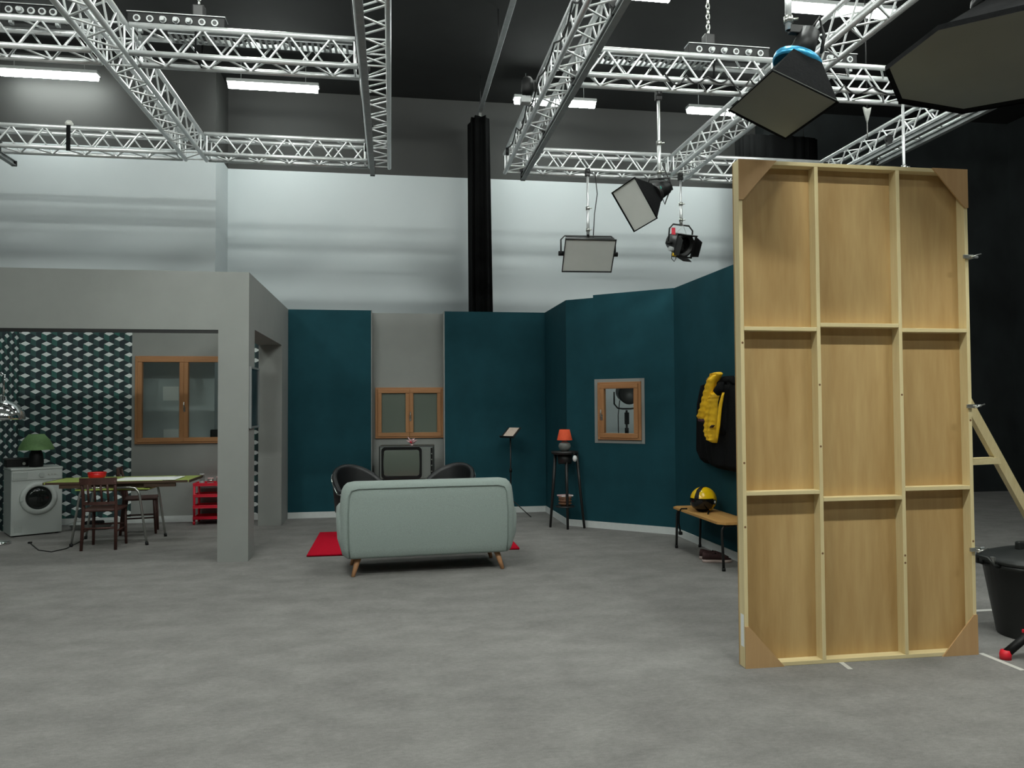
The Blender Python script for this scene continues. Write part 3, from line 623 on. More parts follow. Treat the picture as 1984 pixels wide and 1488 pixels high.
def tub(label, x, y, rz):
    t = thing('tub_chair', label, 'armchair', (x, y, .0235), rz, 'black tub chairs before the television')   # local +y is the way it faces
    n = 28; R = .33; mb = MB(); rings = []
    for i in range(n + 1):
        a = math.radians(-215 + 250 * i / n); c_, s_ = math.cos(a), math.sin(a); back = max(0, -s_); top = .56 + .27 * back ** .8 if s_ < 0.15 else .56
        ed = min(i, n - i) / 3; th_ = .055
        pr = [(R, .30), (R + .01, .42), (R + .035, top - .03), (R + .03, top), (R + .005, top + .012), (R - .02, top), (R - th_ + .03, top - .04), (R - th_, .42), (R - th_, .30)]
        rings.append([Vector((c_ * r_, s_ * r_, z)) for r_, z in pr])
    mb.loft(rings, closed=True); mb.build('shell', 'leather', t)
    part('seat_cushion', 'leather', t, 'lathe', [(.0, .30), (.27, .30), (.285, .33), (.285, .40), (.26, .43), (0, .44)], n=28)
    mb = MB(); mb.tube([Vector((math.cos(math.radians(-215 + 250 * i / n)) * (R + .04), math.sin(math.radians(-215 + 250 * i / n)) * (R + .04), (.56 + .27 * max(0, -math.sin(math.radians(-215 + 250 * i / n))) ** .8) - .04)) for i in range(n + 1)], .007, n=6); mb.build('rim', 'chrome', t)
    part('column', 'chrome', t, 'cyl', (0, 0, .03), (0, 0, .31), .028); part('foot_disc', 'chrome', t, 'lathe', [(0, 0.0), (.22, 0.0), (.22, .012), (.05, .03), (0, .032)], n=28)
tub('black leather tub chair on the passage side of the television', -.33, 9.42, math.radians(-140)); tub('black leather tub chair on the music stand side of the television', .64, 9.42, math.radians(140))
P = PY(989, 838, 10.95)
t = thing('music_stand', 'black music stand holding sheet paper against the teal wall', 'music stand', (P.x, 10.95, 0))
part('pole', 'black_metal', t, 'cyl', (0, 0, .22), (0, 0, P.z - .05), .011); part('collar', 'black_plastic', t, 'cyl', (0, 0, .62), (0, 0, .67), .02)
for k in range(3):
    a = math.radians(-40 + 120 * k); part('leg', 'black_metal', t, 'cyl', (0, 0, .24), (math.cos(a) * .33, math.sin(a) * .33, .005), .007, n=8)
Mx = Matrix.Translation((0, -.02, P.z)) @ Matrix.Rotation(math.radians(-52), 4, 'Z') @ Matrix.Rotation(math.radians(-50), 4, 'X')
mb = MB(); mb.box((-.13, .0, -.11), (.13, .006, .11), M=Mx); mb.box((-.13, -.03, -.11), (.13, .0, -.104), M=Mx); mb.build('desk', 'black_metal', t)
sh = tag(part('sheet_music', 'sheet_paper', None, 'box', (-.09, -.005, -.10), (.095, -.001, .10), M=Mx), 'tan sheet of paper resting on the music stand', 'paper'); sh.location = t.location
# ================================================================== PLANT STAND AND ORANGE LAMP
sf = [Vector((2.02, 9.82)), Vector((2.20, 9.60)), Vector((2.43, 9.66))]; ctr = Vector((2.19, 9.70)); ZT = PY(1096, 874, 9.70).z
t = thing('plant_stand', 'tall black three-legged stand in the teal corner', 'stand', (ctr.x, ctr.y, 0))
part('top', 'black_metal', t, 'lathe', [(0, ZT - .04), (.15, ZT - .04), (.17, ZT - .03), (.175, ZT), (0, ZT)], n=28)
for f_ in sf:
    d = f_ - ctr; mb = MB(); mb.tube([(d.x * .62, d.y * .62, ZT - .03), (d.x * .8, d.y * .8, ZT * .5), (d.x, d.y, .0)], [.022, .019, .016], n=8); mb.build('leg', 'black_metal', t)
part('shelf', 'black_metal', t, 'lathe', [(0, .27), (.12, .27), (.125, .275), (.125, .285), (0, .286)], n=24)
part('apron', 'black_metal', t, 'lathe', [(0, ZT - .16), (.085, ZT - .16), (.10, ZT - .04), (0, ZT - .04)], n=20)
t = thing('table_lamp', 'small table lamp with orange shade on the black stand', 'lamp', (ctr.x, ctr.y, ZT + .001))
part('base', 'lamp_ceramic', t, 'lathe', [(0, 0), (.045, 0), (.07, .03), (.082, .065), (.07, .10), (.03, .125), (.018, .14), (0, .141)], n=24)
part('shade', 'orange_shade', t, 'lathe', [(.098, .14), (.066, .275), (.063, .275), (.095, .14)], n=32, caps=False)
part('finial', 'steel', t, 'cyl', (0, 0, .13), (0, 0, .26), .008)
mb = MB(); P = PY(1112, 888, 9.55)
c = thing('lamp_plug', 'white bulb-shaped switch hanging below the orange lamp', 'switch', (P.x, 9.50, P.z))
part('knob', 'bulb_white', c, 'lathe', [(0, -.04), (.022, -.03), (.03, 0), (.022, .028), (.01, .04), (0, .041)], n=16); part('cord', 'cable', c, 'tube', [(0, 0, .04), (-.015, .03, ZT - P.z + .005), (-.04, .1, ZT - P.z + .008), (-.06, .17, ZT - P.z + .008)], .004, n=6)
t = thing('wicker_basket', 'small brown basket on the lower shelf of the black stand', 'basket', (ctr.x, ctr.y, .287))
part('bowl', 'basket', t, 'lathe', [(0, 0), (.06, 0), (.075, .06), (.078, .12), (.07, .12), (.06, .02), (0, .02)], n=20)
for k in range(3): mb = MB(); mb.tube([(.079 * math.cos(a_), .079 * math.sin(a_), .03 + k * .036) for a_ in [2 * math.pi * i / 20 for i in range(20)]], .008, n=6, closed=True); mb.build('weave_ring', 'basket', t)
bk = thing('book', 'pale pink book lying on the small brown basket', 'book', (ctr.x, ctr.y, .408), .3)
part('cover', 'pink_paper', bk, 'box', (-.085, -.06, 0), (.085, .06, .018), bev=.002); part('pages', 'paper', bk, 'box', (-.083, -.0615, .004), (.0855, .058, .014))
# ================================================================== BENCH, HELMET, SHOES, COATS
BX0, BX1, BY0, BY1, BZ = 3.03, 3.40, 6.90, 8.16, .455
t = thing('bench', 'wooden plank bench with dark tubular legs under the coats', 'bench', ((BX0 + BX1) / 2, (BY0 + BY1) / 2, 0))
hx, hy = (BX1 - BX0) / 2 - .005, (BY1 - BY0) / 2
def plank(y0, y1, ca, cb):
    c = .06; pts = [(-hx + (c if ca else 0), y0), (hx - (c if ca else 0), y0), (hx, y0 + (c if ca else 0)), (hx, y1 - (c if cb else 0)), (hx - (c if cb else 0), y1), (-hx + (c if cb else 0), y1), (-hx, y1 - (c if cb else 0)), (-hx, y0 + (c if ca else 0))]
    mb = MB(); mb.prism([(x, y, BZ - .022) for x, y in pts], (0, 0, .022)); mb.build('plank', 'bench_wood', t)
plank(-hy, .34, True, False); plank(.345, hy, False, True)
for s in (-1, 1):
    y = s * (hy - .07)
    for sx_ in (-1, 1):
        mb = MB(); mb.tube([(sx_ * .135, y + s * .05, 0), (sx_ * .135, y + s * .02, BZ - .09)] + [(sx_ * (.135 - .05 * (1 - math.cos(a_))), y + s * .02, BZ - .09 + .055 * math.sin(a_)) for a_ in (.4, .8, 1.2, 1.57)] + [(0, y + s * .02, BZ - .035)], .013, n=10); mb.build('leg', 'alu_dull' if False else 'black_metal', t)
        part('foot_cap', 'black_plastic', t, 'cyl', (sx_ * .135, y + s * .05, 0), (sx_ * .135, y + s * .05, .03), .017, n=10)
mb = MB(); mb.box((-.012, -hy + .1, BZ - .05), (.012, hy - .1, BZ - .023)); mb.build('stretcher', 'black_metal', t)
# helmet
P = PXp(1363, 973, 3.20); HR = .132
t = thing('motorcycle_helmet', 'glossy yellow open-face helmet with black stripe on the bench', 'helmet', (3.20, P.y, BZ + .001), math.radians(128))   # local +y is the front
def sph(R, keep, name, m, par, sc=(1, 1, 1), n=32, cz=.125):
    mb = MB(); vs = []; fs = []; m_ = 20
    for j in range(m_ + 1):
        el = math.radians(-72 + 162 * j / m_)
        for i in range(n): a = 2 * math.pi * i / n; vs.append(Vector((R * sc[0] * math.cos(el) * math.cos(a), R * sc[1] * math.cos(el) * math.sin(a), cz + R * sc[2] * math.sin(el))))
    for j in range(m_):
        for i in range(n):
            q_ = (j * n + i, j * n + (i + 1) % n, (j + 1) * n + (i + 1) % n, (j + 1) * n + i); c_ = sum((vs[k] for k in q_), Vector()) / 4
            if keep(c_ - Vector((0, 0, cz))): fs.append(q_)
    mb.add(vs, fs, True); return mb.build(name, m, par)
sh = sph(HR, lambda v: not (v.y > .035 and v.z < .018 and abs(v.x) < .115) , 'shell', 'helmet_yellow', t, (1, 1.1, 1.0))
sph(HR * .93, lambda v: True, 'liner', 'black_cloth', t, (1, 1.08, 1.0))
sph(HR * 1.012, lambda v: abs(v.x) < .024 and not (v.y > .03 and v.z < .02) and v.z > -.06, 'stripe', 'black_plastic', t, (1, 1.1, 1.0), n=96)
sph(HR * 1.03, lambda v: v.y > .03 and -.085 < v.z < .012, 'visor', 'visor', t, (1, 1.12, 1.0))
for s in (-1, 1): d_ = part('pivot_disc', 'black_plastic', t, 'cyl', (s * .118, .01, .11), (s * .136, .01, .11), .026, n=16); part('emblem', 'paper', d_, 'cyl', (s * .136, .01, .11), (s * .1385, .01, .11), .013, n=12)
part('strap', 'black_cloth', t, 'tube', [(-.09, .05, .02), (-.12, .12, .012), (-.15, .18, .008)], .008, n=6)
hs = thing('hanging_strap', 'black strap hanging from the bench edge under the helmet', 'strap', (BX0 + .004, P.y + .2, BZ + .004))
part('webbing', 'black_cloth', hs, 'tube', [(.06, -.02, .006), (.0, 0, .004), (-.018, .01, -.03), (-.02, .02, -.15), (-.012, .0, -.24)], .008, n=6); part('buckle', 'black_plastic', hs, 'box', (-.03, -.02, -.27), (.006, .02, -.235), bev=.005)
def shoe(label, x, y, rz):
    t = thing('sneaker', label, 'shoe', (x, y, 0), rz, 'sneakers under the bench'); L = .29
    def outline(s, z, k=1.0): return [Vector((u_ * L, w_ * k, z)) for u_, w_ in ((0, .0), (.02, .024), (.12, .034), (.35, .033), (.55, .036), (.75, .046), (.9, .036), (.98, .016), (1, 0), (.98, -.016), (.9, -.036), (.75, -.046), (.55, -.036), (.35, -.033), (.12, -.034), (.02, -.024))]
    mb = MB(); mb.loft([outline(0, 0, .98), outline(0, .012, 1.03), outline(0, .03, 1.0)]); mb.build('sole', 'shoe_sole', t)
    mb = MB(); hs_ = [.095, .098, .095, .082, .085, .068, .052, .04, .035, .04, .052, .068, .085, .082, .095, .098]
    o0 = outline(0, .028, .97); r1 = [Vector((v.x * .99 + .002, v.y * .94, .03 + (h - .03) * .6)) for v, h in zip(o0, hs_)]; r2 = [Vector((v.x * .93 + .008, v.y * .62, h)) for v, h in zip(o0, hs_)]; r3 = [Vector((v.x * .86 + .014, v.y * .3, h - (.02 if v.x < .13 else 0))) for v, h in zip(o0, hs_)]
    mb.loft([o0, r1, r2, r3]); up = mb.build('upper', 'shoe_upper', t)
    for k in range(4): part('lace', 'shoe_sole' if False else 'black_cloth', up, 'tube', [(.13 + k * .025, -.022, .082 - k * .008), (.135 + k * .025, 0, .092 - k * .009), (.13 + k * .025, .022, .082 - k * .008)], .004, n=5)
sA = G(1370, 1082); sB = G(1372, 1070)
shoe('dark maroon sneaker with pale sole, nearer the bench edge', 3.05, 7.36, math.radians(-12)); shoe('dark maroon sneaker with pale sole, tucked towards the baseboard', 3.09, 7.53, math.radians(-25))
# coats: local frame on the wall x = C3..C4; u runs towards the viewer (-y)
XWALL = 3.405
def wp(zx, zy, X): return PXp(1330 + zx / 5.954, 690 + zy / 5.954, X)
def garment(rows, X, T, name, m, par, org, puff=0.0, folds=0.0, seedn=0):
    # rows: zoom-pixel (y, left, right); a rounded hanging volume built row by row
    R = []; n = 14; fine = []
    for k in range(len(rows) - 1):
        for i in range(4): f = i / 4; fine.append(tuple(a + (b - a) * f for a, b in zip(rows[k], rows[k + 1])))
    fine.append(rows[-1]); N = len(fine)
    for k, (yy, l_, r_) in enumerate(fine):
        A = wp(l_, yy, X); B = wp(r_, yy, X); z = (A.z + B.z) / 2; ring = []
        e = min(1, .35 + min(k, N - 1 - k) / 4.0); pf = 1 + puff * math.sin(k * 2.2 + seedn)
        for j in range(n + 1):
            s_ = -1 + 2 * j / n; y = A.y + (B.y - A.y) * (s_ + 1) / 2
            d = T * e * pf * math.sqrt(max(0, 1 - s_ * s_)) * (1 + folds * math.sin(s_ * 9 + seedn + k * .12))
            ring.append(Vector((X - .01 - d, y, z)) - org)
        for j in range(n - 1, 0, -1):
            s_ = -1 + 2 * j / n; y = A.y + (B.y - A.y) * (s_ + 1) / 2; ring.append(Vector((X, y, z)) - org)
        R.append(ring)
    mb = MB(); mb.loft(R); return mb.build(name, m, par)
RY = wp(160, 270, XWALL)
t = thing('coat_rack', 'dark red wall rack with hooks above the bench', 'coat rack', (XWALL + .01, 7.4, RY.z - .03))
part('board', 'hook_red', t, 'box', (-.02, -.55, -.03), (.0, .55, .03), bev=.005)
for k in range(5): mb = MB(); mb.tube([(-.02, -.42 + k * .215, .0), (-.06, -.42 + k * .215, -.015), (-.085, -.42 + k * .215, .0), (-.09, -.42 + k * .215, .03)], .007, n=6); mb.build('hook', 'hook_red', t)
org = Vector((XWALL - .04, 7.35, 1.0)); t = thing('black_coat', 'long black winter coat hanging behind the yellow jacket', 'coat', org, 0, 'coats on the wall rack')
garment([(235, 440, 540), (270, 400, 640), (420, 330, 700), (700, 280, 740), (1000, 260, 760), (1240, 300, 760), (1320, 370, 740)], XWALL - .035, .12, 'body', 'black_cloth', t, org, .0, .18, 1.0)
garment([(330, 420, 520), (600, 400, 500), (900, 400, 490)], XWALL - .13, .06, 'sleeve', 'black_cloth', t, org, .05, .1, 2.0)
garment([(230, 430, 560), (330, 420, 580)], XWALL - .10, .07, 'hood', 'black_cloth', t, org, 0, .2, 0)
org = Vector((XWALL - .02, 7.75, 1.0)); t = thing('dark_jacket', 'dark navy jacket hanging under the yellow jacket', 'coat', org, 0, 'coats on the wall rack')
garment([(300, 290, 350), (340, 200, 380), (560, 155, 330), (750, 150, 310), (1090, 142, 330), (1160, 190, 330), (1235, 215, 330)], XWALL - .02, .07, 'body', 'black_cloth', t, org, .0, .15, 3.0)
garment([(340, 200, 260), (560, 155, 220)], XWALL - .07, .04, 'sleeve', 'black_cloth', t, org, .0, .15, 3.0)
YX = XWALL - .16; org = Vector((YX, 7.6, 1.2)); t = thing('yellow_jacket', 'bright yellow puffer jacket hanging over the dark coats', 'jacket', org, 0, 'coats on the wall rack')
garment([(185, 355, 405), (205, 325, 430), (300, 283, 385), (400, 262, 345), (460, 255, 425), (500, 250, 415), (600, 245, 408), (700, 242, 402), (800, 240, 395), (890, 242, 385), (960, 290, 372), (1000, 328, 362)], YX, .07, 'body', 'puffer', t, org, .10, .1, .5)
garment([(215, 312, 360), (300, 270, 340), (400, 240, 315), (500, 215, 290), (600, 190, 270), (690, 155, 250), (745, 165, 240)], YX - .045, .055, 'sleeve', 'puffer', t, org, .14, .05, 1.5)
garment([(300, 385, 440), (400, 335, 440), (455, 375, 400)], YX - .055, .04, 'collar_lining', 'black_cloth', t, org, 0, 0, 0)
garment([(700, 160, 235), (745, 165, 240), (765, 180, 238)], YX - .05, .045, 'cuff', 'hook_red', t, org, 0, 0, 0)
garment([(420, 425, 440), (600, 392, 410), (800, 375, 392), (985, 350, 362)], YX - .05, .02, 'zip_band', 'puffer', t, org, 0, 0, 0)
garment([(795, 300, 335), (825, 275, 310)], YX - .068, .012, 'pocket_flap', 'shoe_upper', t, org, 0, 0, 0)
# ================================================================== HANGING LAMPS
def hanger(t, x, y, z0, z1, off=Vector((0, 0, 0))):
    x -= off.x; y -= off.y; z0 -= off.z; z1 -= off.z
    part('pole', 'alu', t, 'cyl', (x, y, z0), (x, y, z1), .014, n=10); part('inner_pole', 'alu', t, 'cyl', (x, y, z0 - .0), (x, y, z0 + (z1 - z0) * .45), .019, n=10)
    for f in (.45, .08): mb = MB(); mb.cyl((x, y, z0 + (z1 - z0) * f - .02), (x, y, z0 + (z1 - z0) * f + .02), .026, n=10); mb.cyl((x, y, z0 + (z1 - z0) * f), (x + .05, y - .02, z0 + (z1 - z0) * f), .008, n=6); mb.build('collar', 'steel', t)
    mb = MB(); mb.box((x - .03, y - .03, z1), (x + .03, y + .03, z1 + .05), .006); mb.cyl((x - .025, y, z1 + .06), (x + .025, y, z1 + .06), .04, n=12); mb.build('truss_clamp', 'black_metal', t)
def quadlamp(t, org, corners, n, depth, back, side_mats, front, rim=.012, lip='black_cloth'):
    C = [Vector(c) for c in corners]; ctr = sum(C, Vector()) / 4; bctr = ctr - n * depth; B = [bctr + (c - ctr) * back for c in C]
    for k in range(4):
        a, b, c_, d_ = C[k], C[(k + 1) % 4], B[(k + 1) % 4], B[k]; inn = (ctr + bctr) / 2 - (a + b + c_ + d_) / 4
        mb = MB(); mb.prism([p - org for p in (a, b, c_, d_)], inn.normalized() * .004); mb.build('side_panel', side_mats[k % len(side_mats)], t)
    mb = MB(); mb.prism([c - org - n * .012 + (ctr - c) * .02 for c in C], n * .006); mb.build('diffuser', front, t)
    mb = MB(); mb.tube([c - org for c in C], rim, n=6, closed=True); mb.build('rim', lip, t)
    return ctr, bctr, B
# small flat light panel
nA = Vector((-.04, -.765, -.643)).normalized(); Y_ = 9.5; P0 = PY(1141, 495, Y_)
Cn = [PN(x, y, P0, nA) for x, y in ((1096, 463), (1194, 465), (1184, 527), (1089, 526))]
org = Vector((P0.x, P0.y, P0.z)); t = thing('light_panel', 'flat grey light panel in a yoke hanging on a pole from the back truss', 'studio light', org)
ctr, bctr, B = quadlamp(t, org, Cn, nA, .05, .96, ['black_metal'], 'diffuser_grey', .011, 'black_metal')
mb = MB(); mb.prism([p - org for p in B], -nA * .03); mb.build('rear_housing', 'black_metal', t)
ua = (Cn[1] - Cn[0]).normalized(); hw = (Cn[1] - Cn[0]).length / 2 + .03; mid = bctr - org; topz = PY(1131, 456, Y_).z - org.z
sd = mid - ua * hw; se = mid + ua * hw
mb = MB(); mb.tube([sd, Vector((sd.x, sd.y, topz - .05)), Vector((sd.x + .05, sd.y, topz)), Vector((se.x - .05, se.y, topz)), Vector((se.x, se.y, topz - .05)), se], .010, n=8); mb.build('yoke', 'black_metal', t)
for s_, e_ in ((sd, 1), (se, -1)): part('tilt_knob', 'black_plastic', t, 'cyl', s_ - ua * .03 * e_, s_ + ua * .04 * e_, .03, n=12)
part('spigot', 'black_metal', t, 'cyl', (mid.x, mid.y, topz - .02), (mid.x, mid.y, topz + .09), .018)
hanger(t, org.x + mid.x, org.y + mid.y, org.z + topz + .02, ZC - HH - .10, org)
part('cable', 'cable', t, 'tube', [Vector((.08, .1, topz - .08)), Vector((.10, .08, topz + .3)), Vector((.13, .05, topz + .55)), Vector((.10, .03, topz + .8)), Vector((.0, .0, ZC - HH - org.z - .06))], .006, n=6)
# tilted softbox on the long pole
nB = Vector((-.741, -.481, -.469)).normalized(); P0 = PY(1229, 396, 6.85)
Cn = [PN(x, y, P0, nB) for x, y in ((1185.6, 373.5), (1228.8, 448.8), (1273, 423), (1229.7, 343.6))]
org = P0.copy(); t = thing('softbox', 'small black tilted softbox hanging above the yellow jacket', 'studio light', org, 0, 'softboxes')
ctr, bctr, B = quadlamp(t, org, Cn, nB, .30, .42, ['black_cloth'], 'diffuser_grey', .008)
mb = MB(); mb.cyl(bctr - org, bctr - org - nB * .05, .10, .10, n=20); mb.build('speed_ring', 'black_metal', t)
hd = part('lamp_head', 'black_plastic', t, 'cyl', bctr - org - nB * .05, bctr - org - nB * .24, .085, .07, n=16); part('dial', 'green_dial', hd, 'cyl', bctr - org - nB * .10 + Vector((-.02, -.09, .0)), bctr - org - nB * .10 + Vector((-.03, -.10, .005)), .03, n=14)
hp = PY(1265, 325, 6.9); hb2 = bctr - nB * .13
mb = MB(); mb.tube([hb2 - org + Vector((-.11, .05, .0)), Vector((hb2.x - .09, hb2.y + .04, hb2.z + .12)) - org, Vector((hb2.x + .09, hb2.y - .04, hb2.z + .12)) - org, hb2 - org + Vector((.11, -.05, .0))], .010, n=6); mb.build('yoke', 'black_metal', t)
hanger(t, hb2.x, hb2.y, hb2.z + .12, ZC - HH - .10, org)
part('cable', 'cable', t, 'tube', [hb2 - org, hb2 - org + Vector((.06, .02, -.12)), hb2 - org + Vector((.12, .0, .05)), hb2 - org + Vector((.04, .0, .25))], .007, n=6)
# square softbox below the front truss
nC = Vector((-.391, 0, -.921)).normalized(); P0 = PY(1517, 205, 4.1)
Cn = [PN(x, y, P0, nC) for x, y in ((1412, 214), (1522, 270), (1624, 198), (1497, 137))]
org = P0.copy(); t = thing('softbox', 'dark grey softbox with blue ring hanging before the wooden flat', 'studio light', org, 0, 'softboxes')
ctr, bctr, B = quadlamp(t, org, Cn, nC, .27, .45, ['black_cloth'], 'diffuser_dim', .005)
mb = MB(); n = 24; e1 = nC.orthogonal().normalized(); e2 = nC.cross(e1)
mb.loft([[bctr - org - nC * d_ + (e1 * math.cos(2 * math.pi * i / n) + e2 * math.sin(2 * math.pi * i / n)) * r_ for i in range(n)] for d_, r_ in ((-.01, .13), (0, .14), (.03, .14), (.04, .10))]); mb.build('speed_ring', 'blue_ring', t)
part('lamp_head', 'black_plastic', t, 'cyl', bctr - org - nC * .03, bctr - org - nC * .22, .075, .06, n=16)
hb2 = bctr - nC * .2
part('bracket', 'black_metal', t, 'box', hb2 - org + Vector((-.12, -.02, .0)), hb2 - org + Vector((.02, .02, .05)), bev=.006)
hpx = PY(1528, 60, hb2.y)
hanger(t, hpx.x, hb2.y, hb2.z + .02, ZC - HH - .10, org)
part('cable', 'cable', t, 'tube', [hb2 - org, hb2 - org + Vector((.06, -.02, .10)), hb2 - org + Vector((.10, .0, .0)), hb2 - org + Vector((.08, .0, -.1))], .010, n=6)
# octagonal softbox
oc = Vector((3.49, 3.97, 3.53)); nD = Vector((-.10, -.06, -1)).normalized(); e1 = Vector((1, 0, -.10)).normalized(); e2 = nD.cross(e1)
t = thing('octagonal_softbox', 'large dark octagonal softbox hanging over the black bin', 'studio light', oc, 0, 'softboxes')
R8 = .60; O8 = [(e1 * math.cos(math.radians(22.5 + 45 * k)) + e2 * math.sin(math.radians(22.5 + 45 * k))) * R8 for k in range(8)]
bc8 = -nD * .36
for k in range(8):
    a, b = O8[k], O8[(k + 1) % 8]; mb = MB(); mb.prism([a, b, bc8 + b * .2, bc8 + a * .2], (-(a + b)).normalized() * .004); mb.build('side_panel', 'softbox_lit_panel' if (a + b).x < -1.0 else 'black_cloth', t)
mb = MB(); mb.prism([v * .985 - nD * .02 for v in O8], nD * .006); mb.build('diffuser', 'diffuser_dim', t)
mb = MB(); mb.loft([[v * 1.0 + nD * d_ for v in O8] for d_ in (-.02, .012)], caps=False, sm=False); mb.build('lip', 'black_cloth', t)
mb = MB(); mb.cyl(bc8, bc8 - nD * .05, .14, n=24); mb.build('speed_ring', 'black_metal', t); part('lamp_head', 'black_plastic', t, 'cyl', bc8 - nD * .05, bc8 - nD * .25, .09, .075, n=16)
hb2 = oc + bc8 - nD * .25
hanger(t, hb2.x, Y3, hb2.z - .03, ZC - HH - .10, oc)
# spotlight in a yoke on the back truss
P0 = PY(1320, 474, 9.55); nS = Vector((.25, -.86, -.42)).normalized(); e1 = Vector((0, 0, 1)).cross(nS).normalized(); e2 = nS.cross(e1)
t = thing('spotlight', 'black fresnel spotlight with barn doors hanging in a yoke', 'studio light', P0); rb = .14
def fl(d, r, n=20): return [nS * d + (e1 * math.cos(2 * math.pi * i / n) + e2 * math.sin(2 * math.pi * i / n)) * r for i in range(n)]
mb = MB(); mb.loft([fl(-.22, .06), fl(-.2, .11), fl(-.05, rb), fl(.06, rb + .01), fl(.08, rb + .01), fl(.08, rb - .02), fl(.02, rb - .025)]); mb.build('housing', 'black_metal', t)
mb = MB(); mb.loft([fl(.02, rb - .02), fl(.045, .07), fl(.055, .0001)]); mb.build('lens', 'visor', t)
for k, wd in enumerate((.13, .09, .13, .09)):
    a = math.radians(90 * k); c_ = e1 * math.cos(a) + e2 * math.sin(a); s_ = -e1 * math.sin(a) + e2 * math.cos(a); o_ = nS * .085 + c_ * (rb + .005)
    tip = o_ + (nS * .98 + c_ * (.16 if k % 2 else .04)) * .13; mb = MB(); mb.prism([o_ - s_ * wd, o_ + s_ * wd, tip + s_ * wd * .75, tip - s_ * wd * .75], c_ * .004); mb.build('barn_door', 'black_metal', t)
mb = MB()
for k in range(4):
    a = math.radians(90 * k); c_ = e1 * math.cos(a) + e2 * math.sin(a); s_ = -e1 * math.sin(a) + e2 * math.cos(a); mb.prism([nS * .07 + c_ * (rb - .01) - s_ * (rb + .012), nS * .07 + c_ * (rb - .01) + s_ * (rb + .012), nS * .07 + c_ * (rb + .012) + s_ * (rb + .012), nS * .07 + c_ * (rb + .012) - s_ * (rb + .012)], nS * .02)
mb.build('barn_door_frame', 'black_metal', t)
yw = .185; tz = PY(1318, 436, 9.55).z - P0.z
mb = MB(); hv = Vector((e1.x, e1.y, 0)).normalized(); mb.tube([-hv * yw - nS * .03, -hv * yw + Vector((0, 0, tz - .06)), -hv * (yw - .06) + Vector((0, 0, tz)), hv * (yw - .06) + Vector((0, 0, tz)), hv * yw + Vector((0, 0, tz - .06)), hv * yw - nS * .03], .011, n=8); mb.build('yoke', 'black_metal', t)
for s in (-1, 1): part('tilt_knob', 'black_plastic', t, 'cyl', hv * s * (yw + .03) - nS * .03, hv * s * (rb - .01) - nS * .03, .024, n=12)
part('plug', 'yellow_tag', t, 'cyl', -hv * .155 + Vector((0, -.02, -.14)), -hv * .105 + Vector((0, -.02, -.15)), .022, n=10)
part('ballast', 'grey_socket', t, 'cyl', -hv * .20 + Vector((0, -.02, -.07)), -hv * .13 + Vector((0, -.02, -.08)), .03, n=12)
part('safety_tag', 'red_tag', t, 'box', -hv * .13 + Vector((-.025, -.02, tz - .14)), -hv * .13 + Vector((.025, -.015, tz - .05)))
part('cable', 'cable', t, 'tube', [-hv * .16 + Vector((0, -.03, -.1)), -hv * .17 + Vector((0, -.03, -.2)), -hv * .13 + Vector((0, -.03, -.235)), -hv * .10 + Vector((0, -.03, -.19)), -hv * .11 + Vector((0, -.03, -.13))], .005, n=6)
part('safety_wire', 'steel', t, 'tube', [hv * .1 + Vector((0, 0, .1)), Vector((.03, 0, tz)), -hv * .1 + Vector((0, 0, .12))], .003, n=5)
part('spigot', 'steel', t, 'cyl', (0, 0, tz - .01), (0, 0, tz + .09), .02)
hanger(t, P0.x, P0.y, P0.z + tz + .02, ZC - HH - .10, P0)
# spotlight on a stand behind the small window
Pw = PY(1214, 792, 10.6); t = thing('stand_spotlight', 'grey spotlight on a stand seen through the small window', 'studio light', (Pw.x, 10.6, 0))
zz = Pw.z
part('pole', 'black_metal', t, 'cyl', (0, 0, .3), (0, 0, zz - .02), .016); part('brake', 'black_plastic', t, 'box', (-.025, -.03, zz - .22), (.03, .03, zz - .05), bev=.008); part('collar', 'black_plastic', t, 'cyl', (0, 0, zz - .36), (0, 0, zz - .27), .028)
mb = MB(); mb.tube([(-.18, 0, zz + .24), (-.18, 0, zz + .07), (-.13, 0, zz + .01), (-.06, 0, zz), (.06, 0, zz), (.13, 0, zz + .01), (.18, 0, zz + .07), (.18, 0, zz + .24)], .012, n=8); mb.build('yoke', 'black_metal', t)
Mt = Matrix.Translation((0, 0, zz + .24)) @ Matrix.Rotation(math.radians(100), 4, 'X')
mb = MB(); mb.lathe([(0, -.18), (.10, -.17), (.145, -.05), (.15, .10), (.155, .16), (.13, .16), (0, .14)], n=24); mb.v = [tuple(Mt @ Vector(v)) for v in mb.v]; mb.build('housing', 'alu_dull' if False else 'black_metal', t)
for k in range(3): a = math.radians(90 + 120 * k); part('leg', 'black_metal', t, 'cyl', (0, 0, .42), (math.cos(a) * .4, math.sin(a) * .4, .01), .011, n=8)
part('cable', 'cable', t, 'tube', [(-.10, 0, zz + .12), (-.125, 0, zz - .1), (-.12, 0, zz - .5), (-.05, 0, .35), (-.2, .05, .01)], .006, n=6)
# empty hanging pole over the flat, small dish on the truss
P = PY(1750, 250, 6.8); t = thing('hanging_pole', 'bare telescopic pole hanging over the wooden flat', 'pole', (P.x, Y2R - HH, 3.35)); hanger(t, P.x, Y2R - HH, 3.35, ZC - HH - .10, t.location)
t = thing('ceiling_bracket', 'pale arrow-shaped bracket hanging below the middle truss', 'bracket', PY(1681, 216, 7.6))
mb = MB(); mb.prism([(-.045, 0, .05), (0, 0, .03), (.045, 0, .05), (.03, 0, -.02), (0, 0, -.12), (-.03, 0, -.02)], (0, .02, 0)); mb.build('plate', 'ivory', t); part('rod', 'steel', t, 'cyl', (0, .01, -.12), (0, .01, -.30), .006, n=6); part('stem', 'black_metal', t, 'cyl', (0, .01, .03), (0, .01, HX - t.location.z), .008, n=6)
